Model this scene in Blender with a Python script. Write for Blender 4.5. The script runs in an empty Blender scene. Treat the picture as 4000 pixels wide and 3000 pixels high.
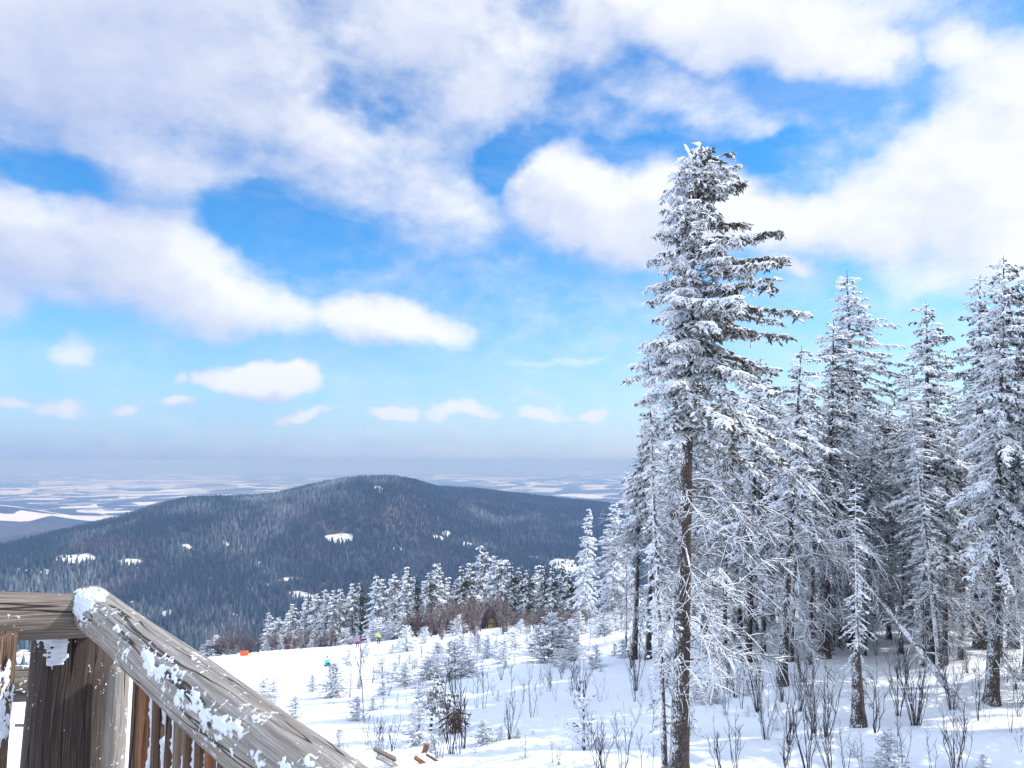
import bpy, math, random
import numpy as np
from mathutils import Vector
R = math.radians
SC = bpy.context.scene
COL = SC.collection

# ------------------------------------------------------------------ camera model
F, CX, CY, HOR = 1640.0, 1106.0, 829.5, 995.0
PITCH = math.atan((HOR - CY) / F)
cp, sp = math.cos(PITCH), math.sin(PITCH)

def ray(px, py):
    c = (px - CX) / F; d = (CY - py) / F
    return np.array([c, cp - d * sp, sp + d * cp])

def proj(X, Y, Z):
    f = Y * cp + Z * sp; u = -Y * sp + Z * cp
    return CX + F * X / f, CY - F * u / f

# ------------------------------------------------------------------ noise
def _h(ix, iy, s):
    n = (ix * 374761393 + iy * 668265263 + s * 974711) & 0x7fffffff
    n = ((n ^ (n >> 13)) * 1274126177) & 0x7fffffff
    return ((n ^ (n >> 16)) & 0xffff) / 65535.0

def vnoise(x, y, s=0):
    x = np.asarray(x, float); y = np.asarray(y, float)
    ix = np.floor(x).astype(np.int64); iy = np.floor(y).astype(np.int64)
    fx = x - ix; fy = y - iy
    fx = fx * fx * (3 - 2 * fx); fy = fy * fy * (3 - 2 * fy)
    a = _h(ix, iy, s); b = _h(ix + 1, iy, s); c = _h(ix, iy + 1, s); d = _h(ix + 1, iy + 1, s)
    return (a + (b - a) * fx) * (1 - fy) + (c + (d - c) * fx) * fy - 0.5

def fbm(x, y, s=0, o=4):
    v = 0; a = 1.0
    for i in range(o):
        v = v + a * vnoise(x * 2 ** i + 17.3 * i, y * 2 ** i - 9.1 * i, s + i); a *= 0.5
    return v

def sst(x, a, b):
    t = np.clip((x - a) / (b - a), 0, 1); return t * t * (3 - 2 * t)

# ------------------------------------------------------------------ terrain
RIDGE = [(-900, 1230), (-300, 1205), (0, 1191), (98, 1166), (164, 1150), (263, 1126), (350, 1098), (420, 1082), (553, 1079), (610, 1071),
         (680, 1054), (740, 1042), (790, 1036), (840, 1035), (900, 1041), (950, 1055), (1050, 1063), (1150, 1075),
         (1250, 1085), (1330, 1094), (1600, 1110), (2300, 1120), (3500, 1130)]
RU = np.array([(p[0] - CX) / F / cp for p in RIDGE]); RT = np.array([(p[1] - HOR + 1) / F for p in RIDGE])
RD = np.interp(RU, [-.7, -.34, -.16, -.1, .14, 1], [2500, 2900, 2950, 3400, 3800, 4000])

FOOT = [(-.6 + .42 * i + .12 * (i % 2), 22.3 + .28 * math.sin(i * .7) - .22 * (i % 2)) for i in range(9)] + [(6.5 + .5 * i, 24.5 + .2 * (i % 2) + .1 * i) for i in range(10)]
def near(rr, az):
    u = np.tan(np.clip(az, -.87, .87)); Yf = rr * np.cos(np.clip(az, -.87, .87)); X = rr * np.sin(az)
    s = np.interp(u, [-.7, -.4, -.15, 0, .14], [.225, .212, .190, .172, .165])
    zl = -5.3 - s * Yf; zr = -8 - .05 * Yf
    w = sst(u, .05, .42)
    z = zl + (zr - zl) * w
    Y = rr * np.cos(az)
    k = sst(u, -.45, -.2)                       # the groomed run at the left is smooth
    z = z + k * (.55 * fbm(X / 11, Y / 11, 3, 2) + .22 * fbm(X / 3.1, Y / 4.2, 9, 2)) * sst(Y, 8, 16)
    z = z + .16 * fbm(X / 5, Y / 5, 5, 3) * (1 - k)
    for fx, fy in FOOT: z = z - .13 * np.exp(-((X - fx) / .17) ** 2 - ((Y - fy) / .22) ** 2)
    bank = 23.6 + 1.6 * fbm(X / 9, Y * 0, 21, 2) + .12 * X
    z = z + .42 * np.exp(-((Y - bank) / 1.7) ** 2) * sst(X, -4.5, -1.5) - .3 * np.exp(-((Y - bank - 4.2) / 2.2) ** 2) * sst(X, -4, 0)
    return z

def H(X, Y):
    X = np.atleast_1d(np.asarray(X, float)); Y = np.atleast_1d(np.asarray(Y, float))
    r = np.hypot(X, Y); az = np.arctan2(X, Y)
    u = np.tan(np.clip(az, -.87, .87))
    rc = 140 + 45 * sst(u, .08, .25)
    cz = np.cos(np.clip(az, -.87, .87))
    rc = rc / cz
    rr = np.interp(u, RU, RD); zr = -rr * cz * np.interp(u, RU, RT)
    z0 = near(rc, az)
    one = np.ones_like(r)
    vf = np.interp(u, [-.7, -.2], [-385, -378])
    K = [rc, rc + 130, 700 * one, 1300 * one, 1520 * one, 1520 + (rr - 1520) * .5, rr * .86, rr, rr * 1.1, rr * 1.5, 7000 * one, 90000 * one]
    Z = [z0, z0 - 62, -232 * one, -352 * one, vf, vf + (zr - vf) * .42, zr - .13 * (zr - vf), zr, zr - 25, zr * .3 - .7 * 520 + 40, -520 * one, -520 * one]
    z = near(np.minimum(r, rc), az)
    T = []
    for i in range(len(K)):
        if i == 0: T.append(-.2 * one)
        elif i == len(K) - 1: T.append(0 * one)
        else:
            a = (Z[i] - Z[i - 1]) / (K[i] - K[i - 1]); b = (Z[i + 1] - Z[i]) / (K[i + 1] - K[i])
            T.append(np.where(a * b > 0, 2 * a * b / (a + b + 1e-12), 0))
    for i in range(len(K) - 1):
        m = (r > K[i]) & (r <= K[i + 1] + .01)
        if not m.any(): continue
        d = (K[i + 1] - K[i])[m]; t = (r[m] - K[i][m]) / d
        z[m] = ((2 * t ** 3 - 3 * t * t + 1) * Z[i][m] + (t ** 3 - 2 * t * t + t) * d * T[i][m]
                + (-2 * t ** 3 + 3 * t * t) * Z[i + 1][m] + (t ** 3 - t * t) * d * T[i + 1][m])
    hill = sst(r, 300, 900) * (1 - sst(r, rr * .93, rr * 1.0))
    z = z + hill * 55 * fbm(X / 520, Y / 900, 31, 4)
    pl = sst(r, rr * 1.3, rr * 1.9)
    z = z + pl * (80 * fbm(X / 3200, Y / 2600, 41, 4) + sst(r, 30000, 56000) * 430 * np.clip(fbm(X / 8000, Y / 14000, 51, 4) + .22, 0, 1))
    z = z + 175 * np.exp(-((u + .70) / .13) ** 2 - ((r - 7200) / 1100) ** 2) + 60 * np.exp(-((u + .6) / .09) ** 2 - ((r - 4600) / 500) ** 2)
    return z

def hit(px, py, dmin=6.0, dmax=170.0):
    """first ground point under a picture pixel"""
    d = ray(px, py); t = np.geomspace(dmin, dmax, 1500)
    z = H(d[0] * t, d[1] * t) - d[2] * t
    k = np.argmax(z > 0)
    if z[k] <= 0: k = len(t) - 1
    if dmax < 400:                                  # never beyond the crest
        u = d[0] / d[1]; rc = (140 + 45 * sst(u, .08, .25)) * .985
        if t[k] * d[1] > rc or z[k] <= 0:
            tt = rc / d[1]; return np.array([d[0] * tt, d[1] * tt, float(H(d[0] * tt, d[1] * tt)[0])])
    return np.array([d[0] * t[k], d[1] * t[k], float(H(d[0] * t[k], d[1] * t[k])[0])])

# ------------------------------------------------------------------ mesh helpers
def mesh(name, V, Q, mat, smooth=True, attrs=None, tri=False):
    me = bpy.data.meshes.new(name)
    V = np.ascontiguousarray(V, np.float32); Q = np.ascontiguousarray(Q, np.int32)
    n = Q.shape[1]
    me.vertices.add(len(V)); me.vertices.foreach_set('co', V.ravel())
    me.loops.add(Q.size); me.loops.foreach_set('vertex_index', Q.ravel())
    me.polygons.add(len(Q)); me.polygons.foreach_set('loop_start', np.arange(0, Q.size, n, dtype=np.int32))
    me.polygons.foreach_set('loop_total', np.full(len(Q), n, np.int32))
    me.polygons.foreach_set('use_smooth', np.full(len(Q), smooth))
    for k, v in (attrs or {}).items():
        v = np.asarray(v, np.float32)
        if v.ndim == 1:
            a = me.attributes.new(k, 'FLOAT', 'POINT'); a.data.foreach_set('value', v)
        else:
            a = me.attributes.new(k, 'FLOAT_VECTOR', 'POINT'); a.data.foreach_set('vector', v.ravel())
    me.materials.append(mat)
    me.update(calc_edges=True)
    return me

def link(name, me, parent=None, loc=(0, 0, 0)):
    o = bpy.data.objects.new(name, me); COL.objects.link(o); o.location = loc
    if parent: o.parent = parent
    return o

def tag(o, label=None, cat=None, group=None, kind=None):
    if label: o['label'] = label
    if cat: o['category'] = cat
    if group: o['group'] = group
    if kind: o['kind'] = kind
    return o

class Tubes:
    """collects tubes: P (N,K,3), radius (N,K) -> one mesh"""
    def __init__(s): s.V = []; s.Q = []; s.A = []; s.n = 0
    def add(s, P, Rr, S=3, fr=None, lump=0, rng=None, cap=False):
        P = np.asarray(P, float); Rr = np.asarray(Rr, float)
        if P.ndim == 2: P = P[None]; Rr = Rr[None]
        N, K, _ = P.shape
        T = np.gradient(P, axis=1); T /= np.linalg.norm(T, axis=2, keepdims=True) + 1e-9
        ref = np.zeros_like(T); v = np.abs(T[..., 2].mean(axis=1)) > .75
        ref[v] = (1, 0, 0); ref[~v] = (0, 0, 1)
        a = np.cross(T, ref); a /= np.linalg.norm(a, axis=2, keepdims=True) + 1e-9
        b = np.cross(T, a)
        th = np.arange(S) * 2 * math.pi / S
        RR = Rr[..., None] * np.ones(S)
        if lump: RR = RR * (1 + lump * (rng.random(RR.shape) - .5) * 2)
        V = P[:, :, None, :] + RR[..., None] * (np.cos(th)[:, None] * a[:, :, None, :] + np.sin(th)[:, None] * b[:, :, None, :])
        base = s.n + (np.arange(N) * K * S)[:, None, None]
        k = (np.arange(K - 1) * S)[None, :, None]; j = np.arange(S)[None, None, :]; j2 = (j + 1) % S
        q = np.stack([base + k + j, base + k + j2, base + k + S + j2, base + k + S + j], -1).reshape(-1, 4)
        s.V.append(V.reshape(-1, 3)); s.Q.append(q)
        fr = np.zeros(N) if fr is None else fr
        s.A.append(np.repeat(fr, K * S)); s.n += N * K * S
    def mesh(s, name, mat, smooth=True):
        return mesh(name, np.concatenate(s.V), np.concatenate(s.Q), mat, smooth, {'frost': np.concatenate(s.A)})

# ------------------------------------------------------------------ material helpers
def newmat(name):
    m = bpy.data.materials.new(name); m.use_nodes = True
    nt = m.node_tree; b = nt.nodes['Principled BSDF']
    b.inputs['Roughness'].default_value = .8
    b.inputs['Specular IOR Level'].default_value = .2
    return m, nt, b

class NB:
    def __init__(s, nt): s.nt = nt
    def n(s, t, **kw):
        x = s.nt.nodes.new(t)
        for k, v in kw.items(): setattr(x, k, v)
        return x
    def l(s, a, b): s.nt.links.new(a, b)
    def put(s, sock, v):
        if isinstance(v, bpy.types.NodeSocket): s.nt.links.new(v, sock)
        elif v is not None: sock.default_value = v
    def m(s, op, a, b=None, c=None, clamp=False):
        x = s.n('ShaderNodeMath', operation=op, use_clamp=clamp); s.put(x.inputs[0], a); s.put(x.inputs[1], b)
        if c is not None: s.put(x.inputs[2], c)
        return x.outputs[0]
    def v(s, op, a, b=None):
        x = s.n('ShaderNodeVectorMath', operation=op); s.put(x.inputs[0], a)
        if b is not None: s.put(x.inputs[1], b)
        return x
    def mr(s, x, a, b, lo=0., hi=1., smooth=True):
        y = s.n('ShaderNodeMapRange', interpolation_type='SMOOTHSTEP' if smooth else 'LINEAR')
        s.put(y.inputs[0], x); s.put(y.inputs[1], a); s.put(y.inputs[2], b); s.put(y.inputs[3], lo); s.put(y.inputs[4], hi)
        return y.outputs[0]
    def mix(s, f, a, b):
        x = s.n('ShaderNodeMix', data_type='RGBA'); s.put(x.inputs[0], f)
        s.put(x.inputs[6], a if isinstance(a, bpy.types.NodeSocket) else (*a, 1)); s.put(x.inputs[7], b if isinstance(b, bpy.types.NodeSocket) else (*b, 1))
        return x.outputs[2]
    def noise(s, vec, scale, detail=3, rough=.55, dist=0):
        x = s.n('ShaderNodeTexNoise'); s.put(x.inputs['Vector'], vec); x.inputs['Scale'].default_value = scale
        x.inputs['Detail'].default_value = detail; x.inputs['Roughness'].default_value = rough; x.inputs['Distortion'].default_value = dist
        return x.outputs[0]
    def sep(s, v):
        x = s.n('ShaderNodeSeparateXYZ'); s.put(x.inputs[0], v); return x.outputs
    def bump(s, h, strength, dist):
        x = s.n('ShaderNodeBump'); s.put(x.inputs['Height'], h); x.inputs['Strength'].default_value = strength; x.inputs['Distance'].default_value = dist
        return x.outputs[0]

WHITE = (.80, .83, .88)
def mat_foliage(name, dark, brown, bias, fine=9.):
    m, nt, b = newmat(name); q = NB(nt)
    tc = q.n('ShaderNodeTexCoord').outputs['Object']; g = q.n('ShaderNodeNewGeometry')
    at = q.n('ShaderNodeAttribute', attribute_name='frost').outputs['Fac']
    n1 = q.noise(tc, fine, 2); n2 = q.noise(tc, 1.3, 2)
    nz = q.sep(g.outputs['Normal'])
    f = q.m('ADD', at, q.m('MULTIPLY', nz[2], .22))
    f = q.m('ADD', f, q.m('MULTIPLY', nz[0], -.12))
    f = q.m('ADD', f, q.m('MULTIPLY', q.m('SUBTRACT', n1, .5), 1.5))
    f = q.m('ADD', f, q.m('MULTIPLY', q.m('SUBTRACT', n2, .5), .9))
    f = q.mr(f, bias - .22, bias + .22)
    dk = q.mix(q.mr(n2, .45, .62), dark, brown)
    q.l(q.mix(f, dk, WHITE), b.inputs['Base Color'])
    return m

def mat_bark(name, dark, rime=.5, scale=1.):
    m, nt, b = newmat(name); q = NB(nt)
    tc = q.n('ShaderNodeTexCoord').outputs['Object']; g = q.n('ShaderNodeNewGeometry')
    mp = q.v('MULTIPLY', tc, (scale, scale, scale * .45)).outputs[0]
    n1 = q.noise(mp, 30, 4, .75); n2 = q.noise(tc, 2.0, 2); n3 = q.noise(mp, 34, 2)
    nz = q.sep(g.outputs['Normal'])
    f = q.m('ADD', q.m('MULTIPLY', nz[0], -.22), q.m('MULTIPLY', nz[2], .35))
    f = q.m('ADD', f, q.m('MULTIPLY', q.m('SUBTRACT', n1, .5), 2.0))
    f = q.m('ADD', f, q.m('MULTIPLY', q.m('SUBTRACT', n2, .5), .8))
    f = q.mr(f, .62 - rime, .80 - rime)
    c = q.mix(q.mr(n3, .35, .7), tuple(x * .5 for x in dark), tuple(x * 1.5 for x in dark))
    q.l(q.mix(f, c, WHITE), b.inputs['Base Color'])
    q.l(q.bump(q.m('ADD', n3, f), .7, .02), b.inputs['Normal'])
    return m

M = {}
M['spruce_warm'] = mat_foliage('frosted needles', (.075, .07, .048), (.12, .10, .07), -.17)
M['spruce_grey'] = mat_foliage('frosted grey needles', (.05, .058, .055), (.085, .08, .068), -.10)
M['spruce_white'] = mat_foliage('heavy rime needles', (.07, .075, .075), (.10, .095, .08), -.36)
M['spruce_dark'] = mat_foliage('dark needles', (.028, .04, .032), (.05, .055, .035), .22)
M['spruce_young'] = mat_foliage('young frosted needles', (.06, .075, .065), (.09, .09, .06), -.26, 22)
M['spruce_brown'] = mat_foliage('dead brown needles', (.09, .05, .04), (.12, .07, .05), .42, 22)
M['bark'] = mat_bark('bark', (.060, .045, .038), .43)
M['bark_rime'] = mat_bark('rimed bark', (.085, .065, .055), .62)
M['limb'] = mat_bark('rimed limbs', (.06, .048, .04), .70)
M['twig'] = mat_bark('bare twigs', (.035, .026, .024), .20, 2)
M['twig_white'] = mat_bark('rimed twigs', (.05, .04, .036), .46, 2)
M['twig_red'] = mat_bark('red brown twigs', (.15, .105, .095), .42, 2)

# ------------------------------------------------------------------ spruce generator
def spruce(seed, Ht=18., r0=.23, zc=.55, prof=None, asym=.25, dz=.30, nb=6, pt=25, pb=-28, curve=-.25, tl=.42, tr=.030,
           per_m=13, tert=5, hang=.6, dead=0, dead_len=2.2, dead_asym=.5, fr_asym=.35, mats=('spruce_warm', 'bark', 'limb'),
           bend=0., skip=.08, dead_from=.08, topfork=False, back=1.0):
    rng = np.random.default_rng(seed)
    prof = prof or (lambda t: 2.3 * min(1, t * 1.5) + .25)
    wob = rng.normal(0, 1, 4)
    def axis(z):
        t = z / Ht
        return np.stack([bend * t * t + .05 * wob[0] * np.sin(z * .5 + wob[1]) * t, .05 * wob[2] * np.sin(z * .43 + wob[3]) * t, z], -1)
    K = 34; zz = np.linspace(-.5, Ht, K); tt = np.clip(zz / Ht, 0, 1)
    rad = r0 * (1 - tt) ** .85 + .012 + r0 * .35 * np.exp(-np.maximum(zz, 0) / .35)
    T = Tubes(); T.add(axis(zz), rad, 12 if r0 > .08 else 6, lump=.06, rng=rng)
    trunk = T.mesh('trunk', M[mats[1]])
    # living branches
    C = Tubes(); LB = Tubes()
    z = Ht * zc; rows = []
    while z < Ht - .12:
        t = 1 - (z - Ht * zc) / (Ht * (1 - zc))          # 1 at crown base, 0 at tip
        L0 = prof(t)
        n = nb if t > .12 else max(3, nb - 2)
        ph0 = rng.random() * 6.283
        for k in range(n):
            if rng.random() < skip: continue
            ph = ph0 + 6.283 * k / n + rng.normal(0, .25)
            L = L0 * (.62 + .55 * rng.random() + 1.25 * float(vnoise(z / (.05 * Ht), ph * 1.1, seed))) * (1 + asym * math.cos(ph)) * (1 if math.sin(ph) < 0 else back)
            if t > .85: L *= .55 + .6 * rng.random()
            pitch = R(pt + (pb - pt) * min(1, t * 1.25)) + rng.normal(0, .12)
            rows.append((z + rng.normal(0, dz * .3), ph, L, pitch, curve * (.6 + .8 * rng.random())))
        z += dz * (.8 + .4 * rng.random()) * (1 if t > .25 else .8)
    rows = np.array(rows); N = len(rows); KB = 7
    s = np.linspace(0, 1, KB)
    z0, ph, L, pi_, cu = rows.T
    base = axis(z0)
    def bpt(idx, sv):
        """points on branches idx at parameter sv (same shape)"""
        l = L[idx]; hh = l * sv * np.cos(pi_[idx]); w = .06 * l * np.sin(sv * 3 + idx)
        x = np.cos(ph[idx]) * hh - np.sin(ph[idx]) * w; y = np.sin(ph[idx]) * hh + np.cos(ph[idx]) * w
        zz = l * (np.sin(pi_[idx]) * sv + cu[idx] * sv ** 1.7 + .16 * np.maximum(0, sv - .6))
        return base[idx] + np.stack([x, y, zz], -1)
    ii = np.repeat(np.arange(N)[:, None], KB, 1); P = bpt(ii, np.repeat(s[None], N, 0))
    frb = -fr_asym * np.cos(ph) + rng.normal(0, .12, N)
    C.add(P, (.014 + .012 * L)[:, None] * (1.05 - s * .8)[None], 4, frb + .15, .25, rng)
    # secondary twigs
    cnt = np.maximum(3, (per_m * L).astype(int)); bi = np.repeat(np.arange(N), cnt); M2 = len(bi)
    sv = .12 + .88 * rng.random(M2) ** .85
    p0 = bpt(bi, sv)
    side = np.where(rng.random(M2) < .5, -1, 1) * rng.uniform(.35, 1.25, M2)
    dirp = ph[bi] + side
    ln = tl * (.45 + .75 * rng.random(M2)) * (1.15 - .55 * sv) * np.minimum(1, .35 + L[bi] / 1.6)
    hg = hang * rng.uniform(.3, 1.4, M2)
    q = np.array([0, .35, .7, 1.])
    d1 = np.stack([np.cos(dirp), np.sin(dirp), np.zeros(M2)], -1)
    def tpt(idx, s_):
        s_ = np.asarray(s_)
        e = ln[idx][..., None] * (d1[idx] * (s_ * (1 - .25 * s_ * hg[idx]))[..., None])
        e[..., 2] += ln[idx] * (.10 * s_ - hg[idx] * s_ ** 1.5 * .8)
        return p0[idx] + e
    I = np.repeat(np.arange(M2)[:, None], 4, 1)
    fr2 = frb[bi] + rng.normal(0, .16, M2)
    C.add(tpt(I, np.repeat(q[None], M2, 0)), tr * rng.uniform(.7, 1.3, M2)[:, None] * np.array([.8, 1.15, .95, .25])[None], 3, fr2, .35, rng)
    # tertiary fingers
    if tert:
        M3 = M2 * tert; ti = np.repeat(np.arange(M2), tert); s3 = rng.uniform(.15, 1, M3)
        p = tpt(ti, s3)
        a = rng.uniform(0, 6.283, M3); dn = rng.uniform(-.15, 1.2, M3) * hang * 1.4
        l3 = ln[ti] * rng.uniform(.22, .5, M3)
        d = np.stack([np.cos(a), np.sin(a), -dn], -1); d /= np.linalg.norm(d, axis=1, keepdims=True)
        mid = p + d * (l3 * .5)[:, None]; end = p + d * l3[:, None]; end[:, 2] -= l3 * .25 * hang
        C.add(np.stack([p, mid, end], 1), tr * rng.uniform(.55, 1.05, M3)[:, None] * np.array([.8, 1., .2])[None], 3, fr2[ti] + rng.normal(0, .18, M3), .3, rng)
    if topfork:
        for dx, l in ((-.28, .55), (.10, .45), (.45, .5)):
            b = axis(np.array([Ht - .25]))[0]
            P = np.array([b + np.array([dx * f, .05 * f, l * f]) for f in np.linspace(0, 1, 5)])
            C.add(P, np.array([.05, .055, .05, .045, .02]), 5, np.array([.6]), .3, rng)
    parts = [('trunk', trunk), ('crown', C.mesh('crown', M[mats[0]]))]
    if dead:
        D = Tubes(); n = dead
        zd = Ht * rng.uniform(dead_from, zc * 1.08, n); pd = rng.uniform(0, 6.283, n)
        ld = dead_len * rng.uniform(.35, 1.15, n) * (1 + dead_asym * np.cos(pd)) * np.clip(.45 + zd / (Ht * zc), 0, 1.1)
        bs = axis(zd); dr = R(-5) + rng.normal(0, .24, n) - .14 * (zd / Ht < .4)
        def dp(idx, sv):
            l = ld[idx]; c = np.cos(pd[idx] + .5 * sv * np.sin(idx)); s2 = np.sin(pd[idx] + .5 * sv * np.sin(idx))
            hh = l * sv * np.cos(dr[idx])
            return bs[idx] + np.stack([c * hh, s2 * hh, l * (np.sin(dr[idx]) * sv + .12 * np.sin(sv * 5 + idx) - .16 * sv ** 2 * (1 + np.sin(idx * 1.7)) + .10 * np.sin(sv * 9 + idx * 2.3) * sv)], -1) - np.stack([0 * hh, 0 * hh, l * .12 * np.sin(1. * idx)], -1)
        KD = 9; s = np.linspace(0, 1, KD); ii = np.repeat(np.arange(n)[:, None], KD, 1)
        D.add(dp(ii, np.repeat(s[None], n, 0)), (.011 + .007 * ld)[:, None] * (1.1 - .7 * s)[None], 4, lump=.3, rng=rng)
        c = np.maximum(2, (ld * 13).astype(int)); bi = np.repeat(np.arange(n), c); m = len(bi); sv = rng.uniform(.25, 1, m)
        p = dp(bi, sv); a = pd[bi] + rng.choice([-1, 1], m) * rng.uniform(.4, 1.2, m); l = ld[bi] * rng.uniform(.1, .32, m)
        d = np.stack([np.cos(a), np.sin(a), rng.uniform(-1.1, .3, m)], -1)
        D.add(np.stack([p, p + d * (l * .5)[:, None] + [0, 0, .02], p + d * l[:, None]], 1), .012 * rng.uniform(.7, 1.6, m)[:, None] * np.array([1, 1.1, .4])[None], 3, lump=.3, rng=rng)
        parts.append(('dead_wood', D.mesh('dead_wood', M[mats[2]])))
    return parts

def shrub(seed, Ht=1.6, n=6, r=.010, spread=.35, side=5, mat='twig', forks=True):
    rng = np.random.default_rng(seed); T = Tubes(); K = 7; s = np.linspace(0, 1, K); r *= .78
    for i in range(n):
        a = rng.uniform(0, 6.283); sp_ = spread * rng.uniform(.15, 1.1); h = Ht * (1 if i == 0 else rng.uniform(.5, .98))
        b = np.array([math.cos(a), math.sin(a), 0]) * .05 * rng.random()
        w = rng.normal(0, .034 * Ht, (K, 2)); w[0] = 0
        def pt(t): return b + np.array([math.cos(a) * sp_ * h * t ** .8, math.sin(a) * sp_ * h * t ** .8, h * t * (1 - .04 * t)])
        P = np.array([pt(t) for t in s]); P[:, :2] += np.cumsum(w, 0) * .5; P[0, 2] = -.12
        T.add(P, r * (1.25 - .85 * s), 4, lump=.25, rng=rng)
        for k in range(side):
            t = rng.uniform(.3, .92); j = t * (K - 1); j0 = int(j); p = P[j0] + (P[min(j0 + 1, K - 1)] - P[j0]) * (j - j0)
            aa = rng.uniform(0, 6.283); l = h * rng.uniform(.14, .34) * (1.15 - t * .6)
            d = np.array([math.cos(aa) * .55, math.sin(aa) * .55, .85])
            Q = np.array([p, p + d * l * .5 + [0, 0, -.02 * l], p + d * l + [0, 0, .10 * l]])
            T.add(Q, r * np.array([.62, .55, .32]), 3, lump=.25, rng=rng)
            if forks and rng.random() < .6:
                aa += rng.uniform(-1.3, 1.3); d2 = np.array([math.cos(aa) * .6, math.sin(aa) * .6, .8])
                T.add(np.array([Q[1], Q[1] + d2 * l * .25, Q[1] + d2 * l * .5]), r * np.array([.45, .4, .25]), 3, lump=.2, rng=rng)
    return T.mesh('twigs', M[mat])

def put(name, parts, loc, scale, rz, label, cat, group=None, lean=(0, 0)):
    e = bpy.data.objects.new(name, None); COL.objects.link(e)
    e.location = loc; e.scale = scale if hasattr(scale, '__len__') else (scale,) * 3
    e.rotation_euler = (lean[1], lean[0], rz); e.empty_display_size = .2
    tag(e, label, cat, group)
    for nm, me in parts: link(nm, me, e)
    return e

ORD = ['leftmost', 'second', 'third', 'fourth', 'fifth', 'sixth', 'seventh', 'eighth', 'ninth', 'tenth', 'eleventh', 'twelfth', 'thirteenth',
       'fourteenth', 'fifteenth', 'sixteenth', 'seventeenth', 'eighteenth', 'nineteenth', 'twentieth', 'twenty-first', 'twenty-second',
       'twenty-third', 'twenty-fourth', 'twenty-fifth', 'twenty-sixth', 'twenty-seventh', 'twenty-eighth', 'twenty-ninth', 'thirtieth']
def nth(i):
    if i >= len(ORD): return 'number %d from left' % (i + 1)
    return 'leftmost' if i == 0 else ORD[i] + ' from left'

# ------------------------------------------------------------------ ground meshes
def mat_snow():
    m, nt, b = newmat('snow'); q = NB(nt)
    tc = q.n('ShaderNodeTexCoord').outputs['Object']
    n1 = q.noise(tc, .35, 3); n2 = q.noise(tc, 3.2, 4, .6); n3 = q.noise(tc, 16, 3, .6)
    q.l(q.mix(n1, (.79, .825, .89), (.86, .87, .90)), b.inputs['Base Color'])
    h = q.m('ADD', q.m('MULTIPLY', n2, .5), q.m('MULTIPLY', n3, .12))
    q.l(q.bump(h, .55, .10), b.inputs['Normal']); b.inputs['Roughness'].default_value = .6
    return m
def mat_hill():
    m, nt, b = newmat('forest floor'); q = NB(nt)
    tc = q.n('ShaderNodeTexCoord').outputs['Object']
    cl = q.n('ShaderNodeAttribute', attribute_name='clear').outputs['Fac']
    n1 = q.noise(tc, .02, 4); n2 = q.noise(tc, .11, 3)
    fl = q.mix(q.mr(n1, .4, .65), (.035, .037, .035), (.09, .07, .055))
    sn = q.mix(q.mr(n2, .42, .60), (.78, .80, .84), (.42, .38, .34))
    q.l(q.mix(q.mr(q.m('ADD', cl, q.m('MULTIPLY', q.m('SUBTRACT', n2, .5), .5)), .35, .55), fl, sn), b.inputs['Base Color'])
    return m
def mat_plain():
    m, nt, b = newmat('farmland'); q = NB(nt)
    tc = q.n('ShaderNodeTexCoord').outputs['Object']
    w = q.v('MULTIPLY', q.v('ADD', tc, (0, 0, 0)).outputs[0], (1 / 1000, 1 / 1000, 0)).outputs[0]
    nf = q.noise(w, .95, 5, .62); nb_ = q.noise(w, .17, 3)
    vr = q.n('ShaderNodeTexVoronoi'); q.l(q.v('ADD', q.v('MULTIPLY', w, (1.0, .62, 0)).outputs[0], (3.1, 7.7, 0)).outputs[0], vr.inputs['Vector']); vr.inputs['Scale'].default_value = 2.3
    cv = q.sep(vr.outputs['Color'])
    field = q.mix(q.mr(cv[0], .3, .45), (.76, .77, .82), (.66, .62, .66))
    field = q.mix(q.mr(cv[2], .72, .78), field, (.36, .33, .34))
    isf = q.mr(q.m('ADD', q.m('ADD', nf, q.m('MULTIPLY', q.m('SUBTRACT', cv[1], .5), .34)), q.m('MULTIPLY', q.m('SUBTRACT', nb_, .5), 1.1)), .515, .53)
    q.l(q.mix(isf, (.026, .034, .036), field), b.inputs['Base Color'])
    return m
M['snow'] = mat_snow(); M['hill'] = mat_hill(); M['plain'] = mat_plain()

azf = np.radians(np.arange(-40, 40.01, .16)); azc = np.radians(np.arange(45, 316, 5.))
AZ = np.concatenate([azf, azc]); NA = len(AZ)
CLEAR = [(735, 1163, 36, 12), (400, 1180, 14, 3), (560, 1215, 10, 3), (1010, 1175, 14, 4), (860, 1185, 10, 3), (450, 1250, 14, 4), (360, 1325, 16, 6), (580, 1265, 10, 4), (962, 1153, 16, 6), (947, 1163, 10, 6), (285, 1216, 36, 7), (165, 1206, 52, 10), (70, 1232, 50, 5), (650, 1287, 32, 9), (625, 1250, 28, 5), (815, 1056, 8, 7),
         (150, 1190, 16, 3), (60, 1425, 60, 22), (490, 1174, 9, 4), (1215, 1222, 40, 14), (0, 1285, 26, 9), (290, 1305, 12, 7), (505, 1330, 10, 5), (1080, 1215, 20, 5), (1150, 1205, 20, 4)]
def clearing(X, Y, Z):
    px, py = proj(X, Y, Z); c = np.zeros(len(X))
    px = px + 12 * fbm(X / 60, Y / 60, 77, 2); py = py + 5 * fbm(X / 60, Y / 60, 78, 2)
    for a, b, w, h in CLEAR:
        c = np.maximum(c, np.clip(1.35 - ((px - a) / w) ** 2 - ((py - b) / h) ** 2, 0, 1))
    return c * (np.hypot(X, Y) > 900)

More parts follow.
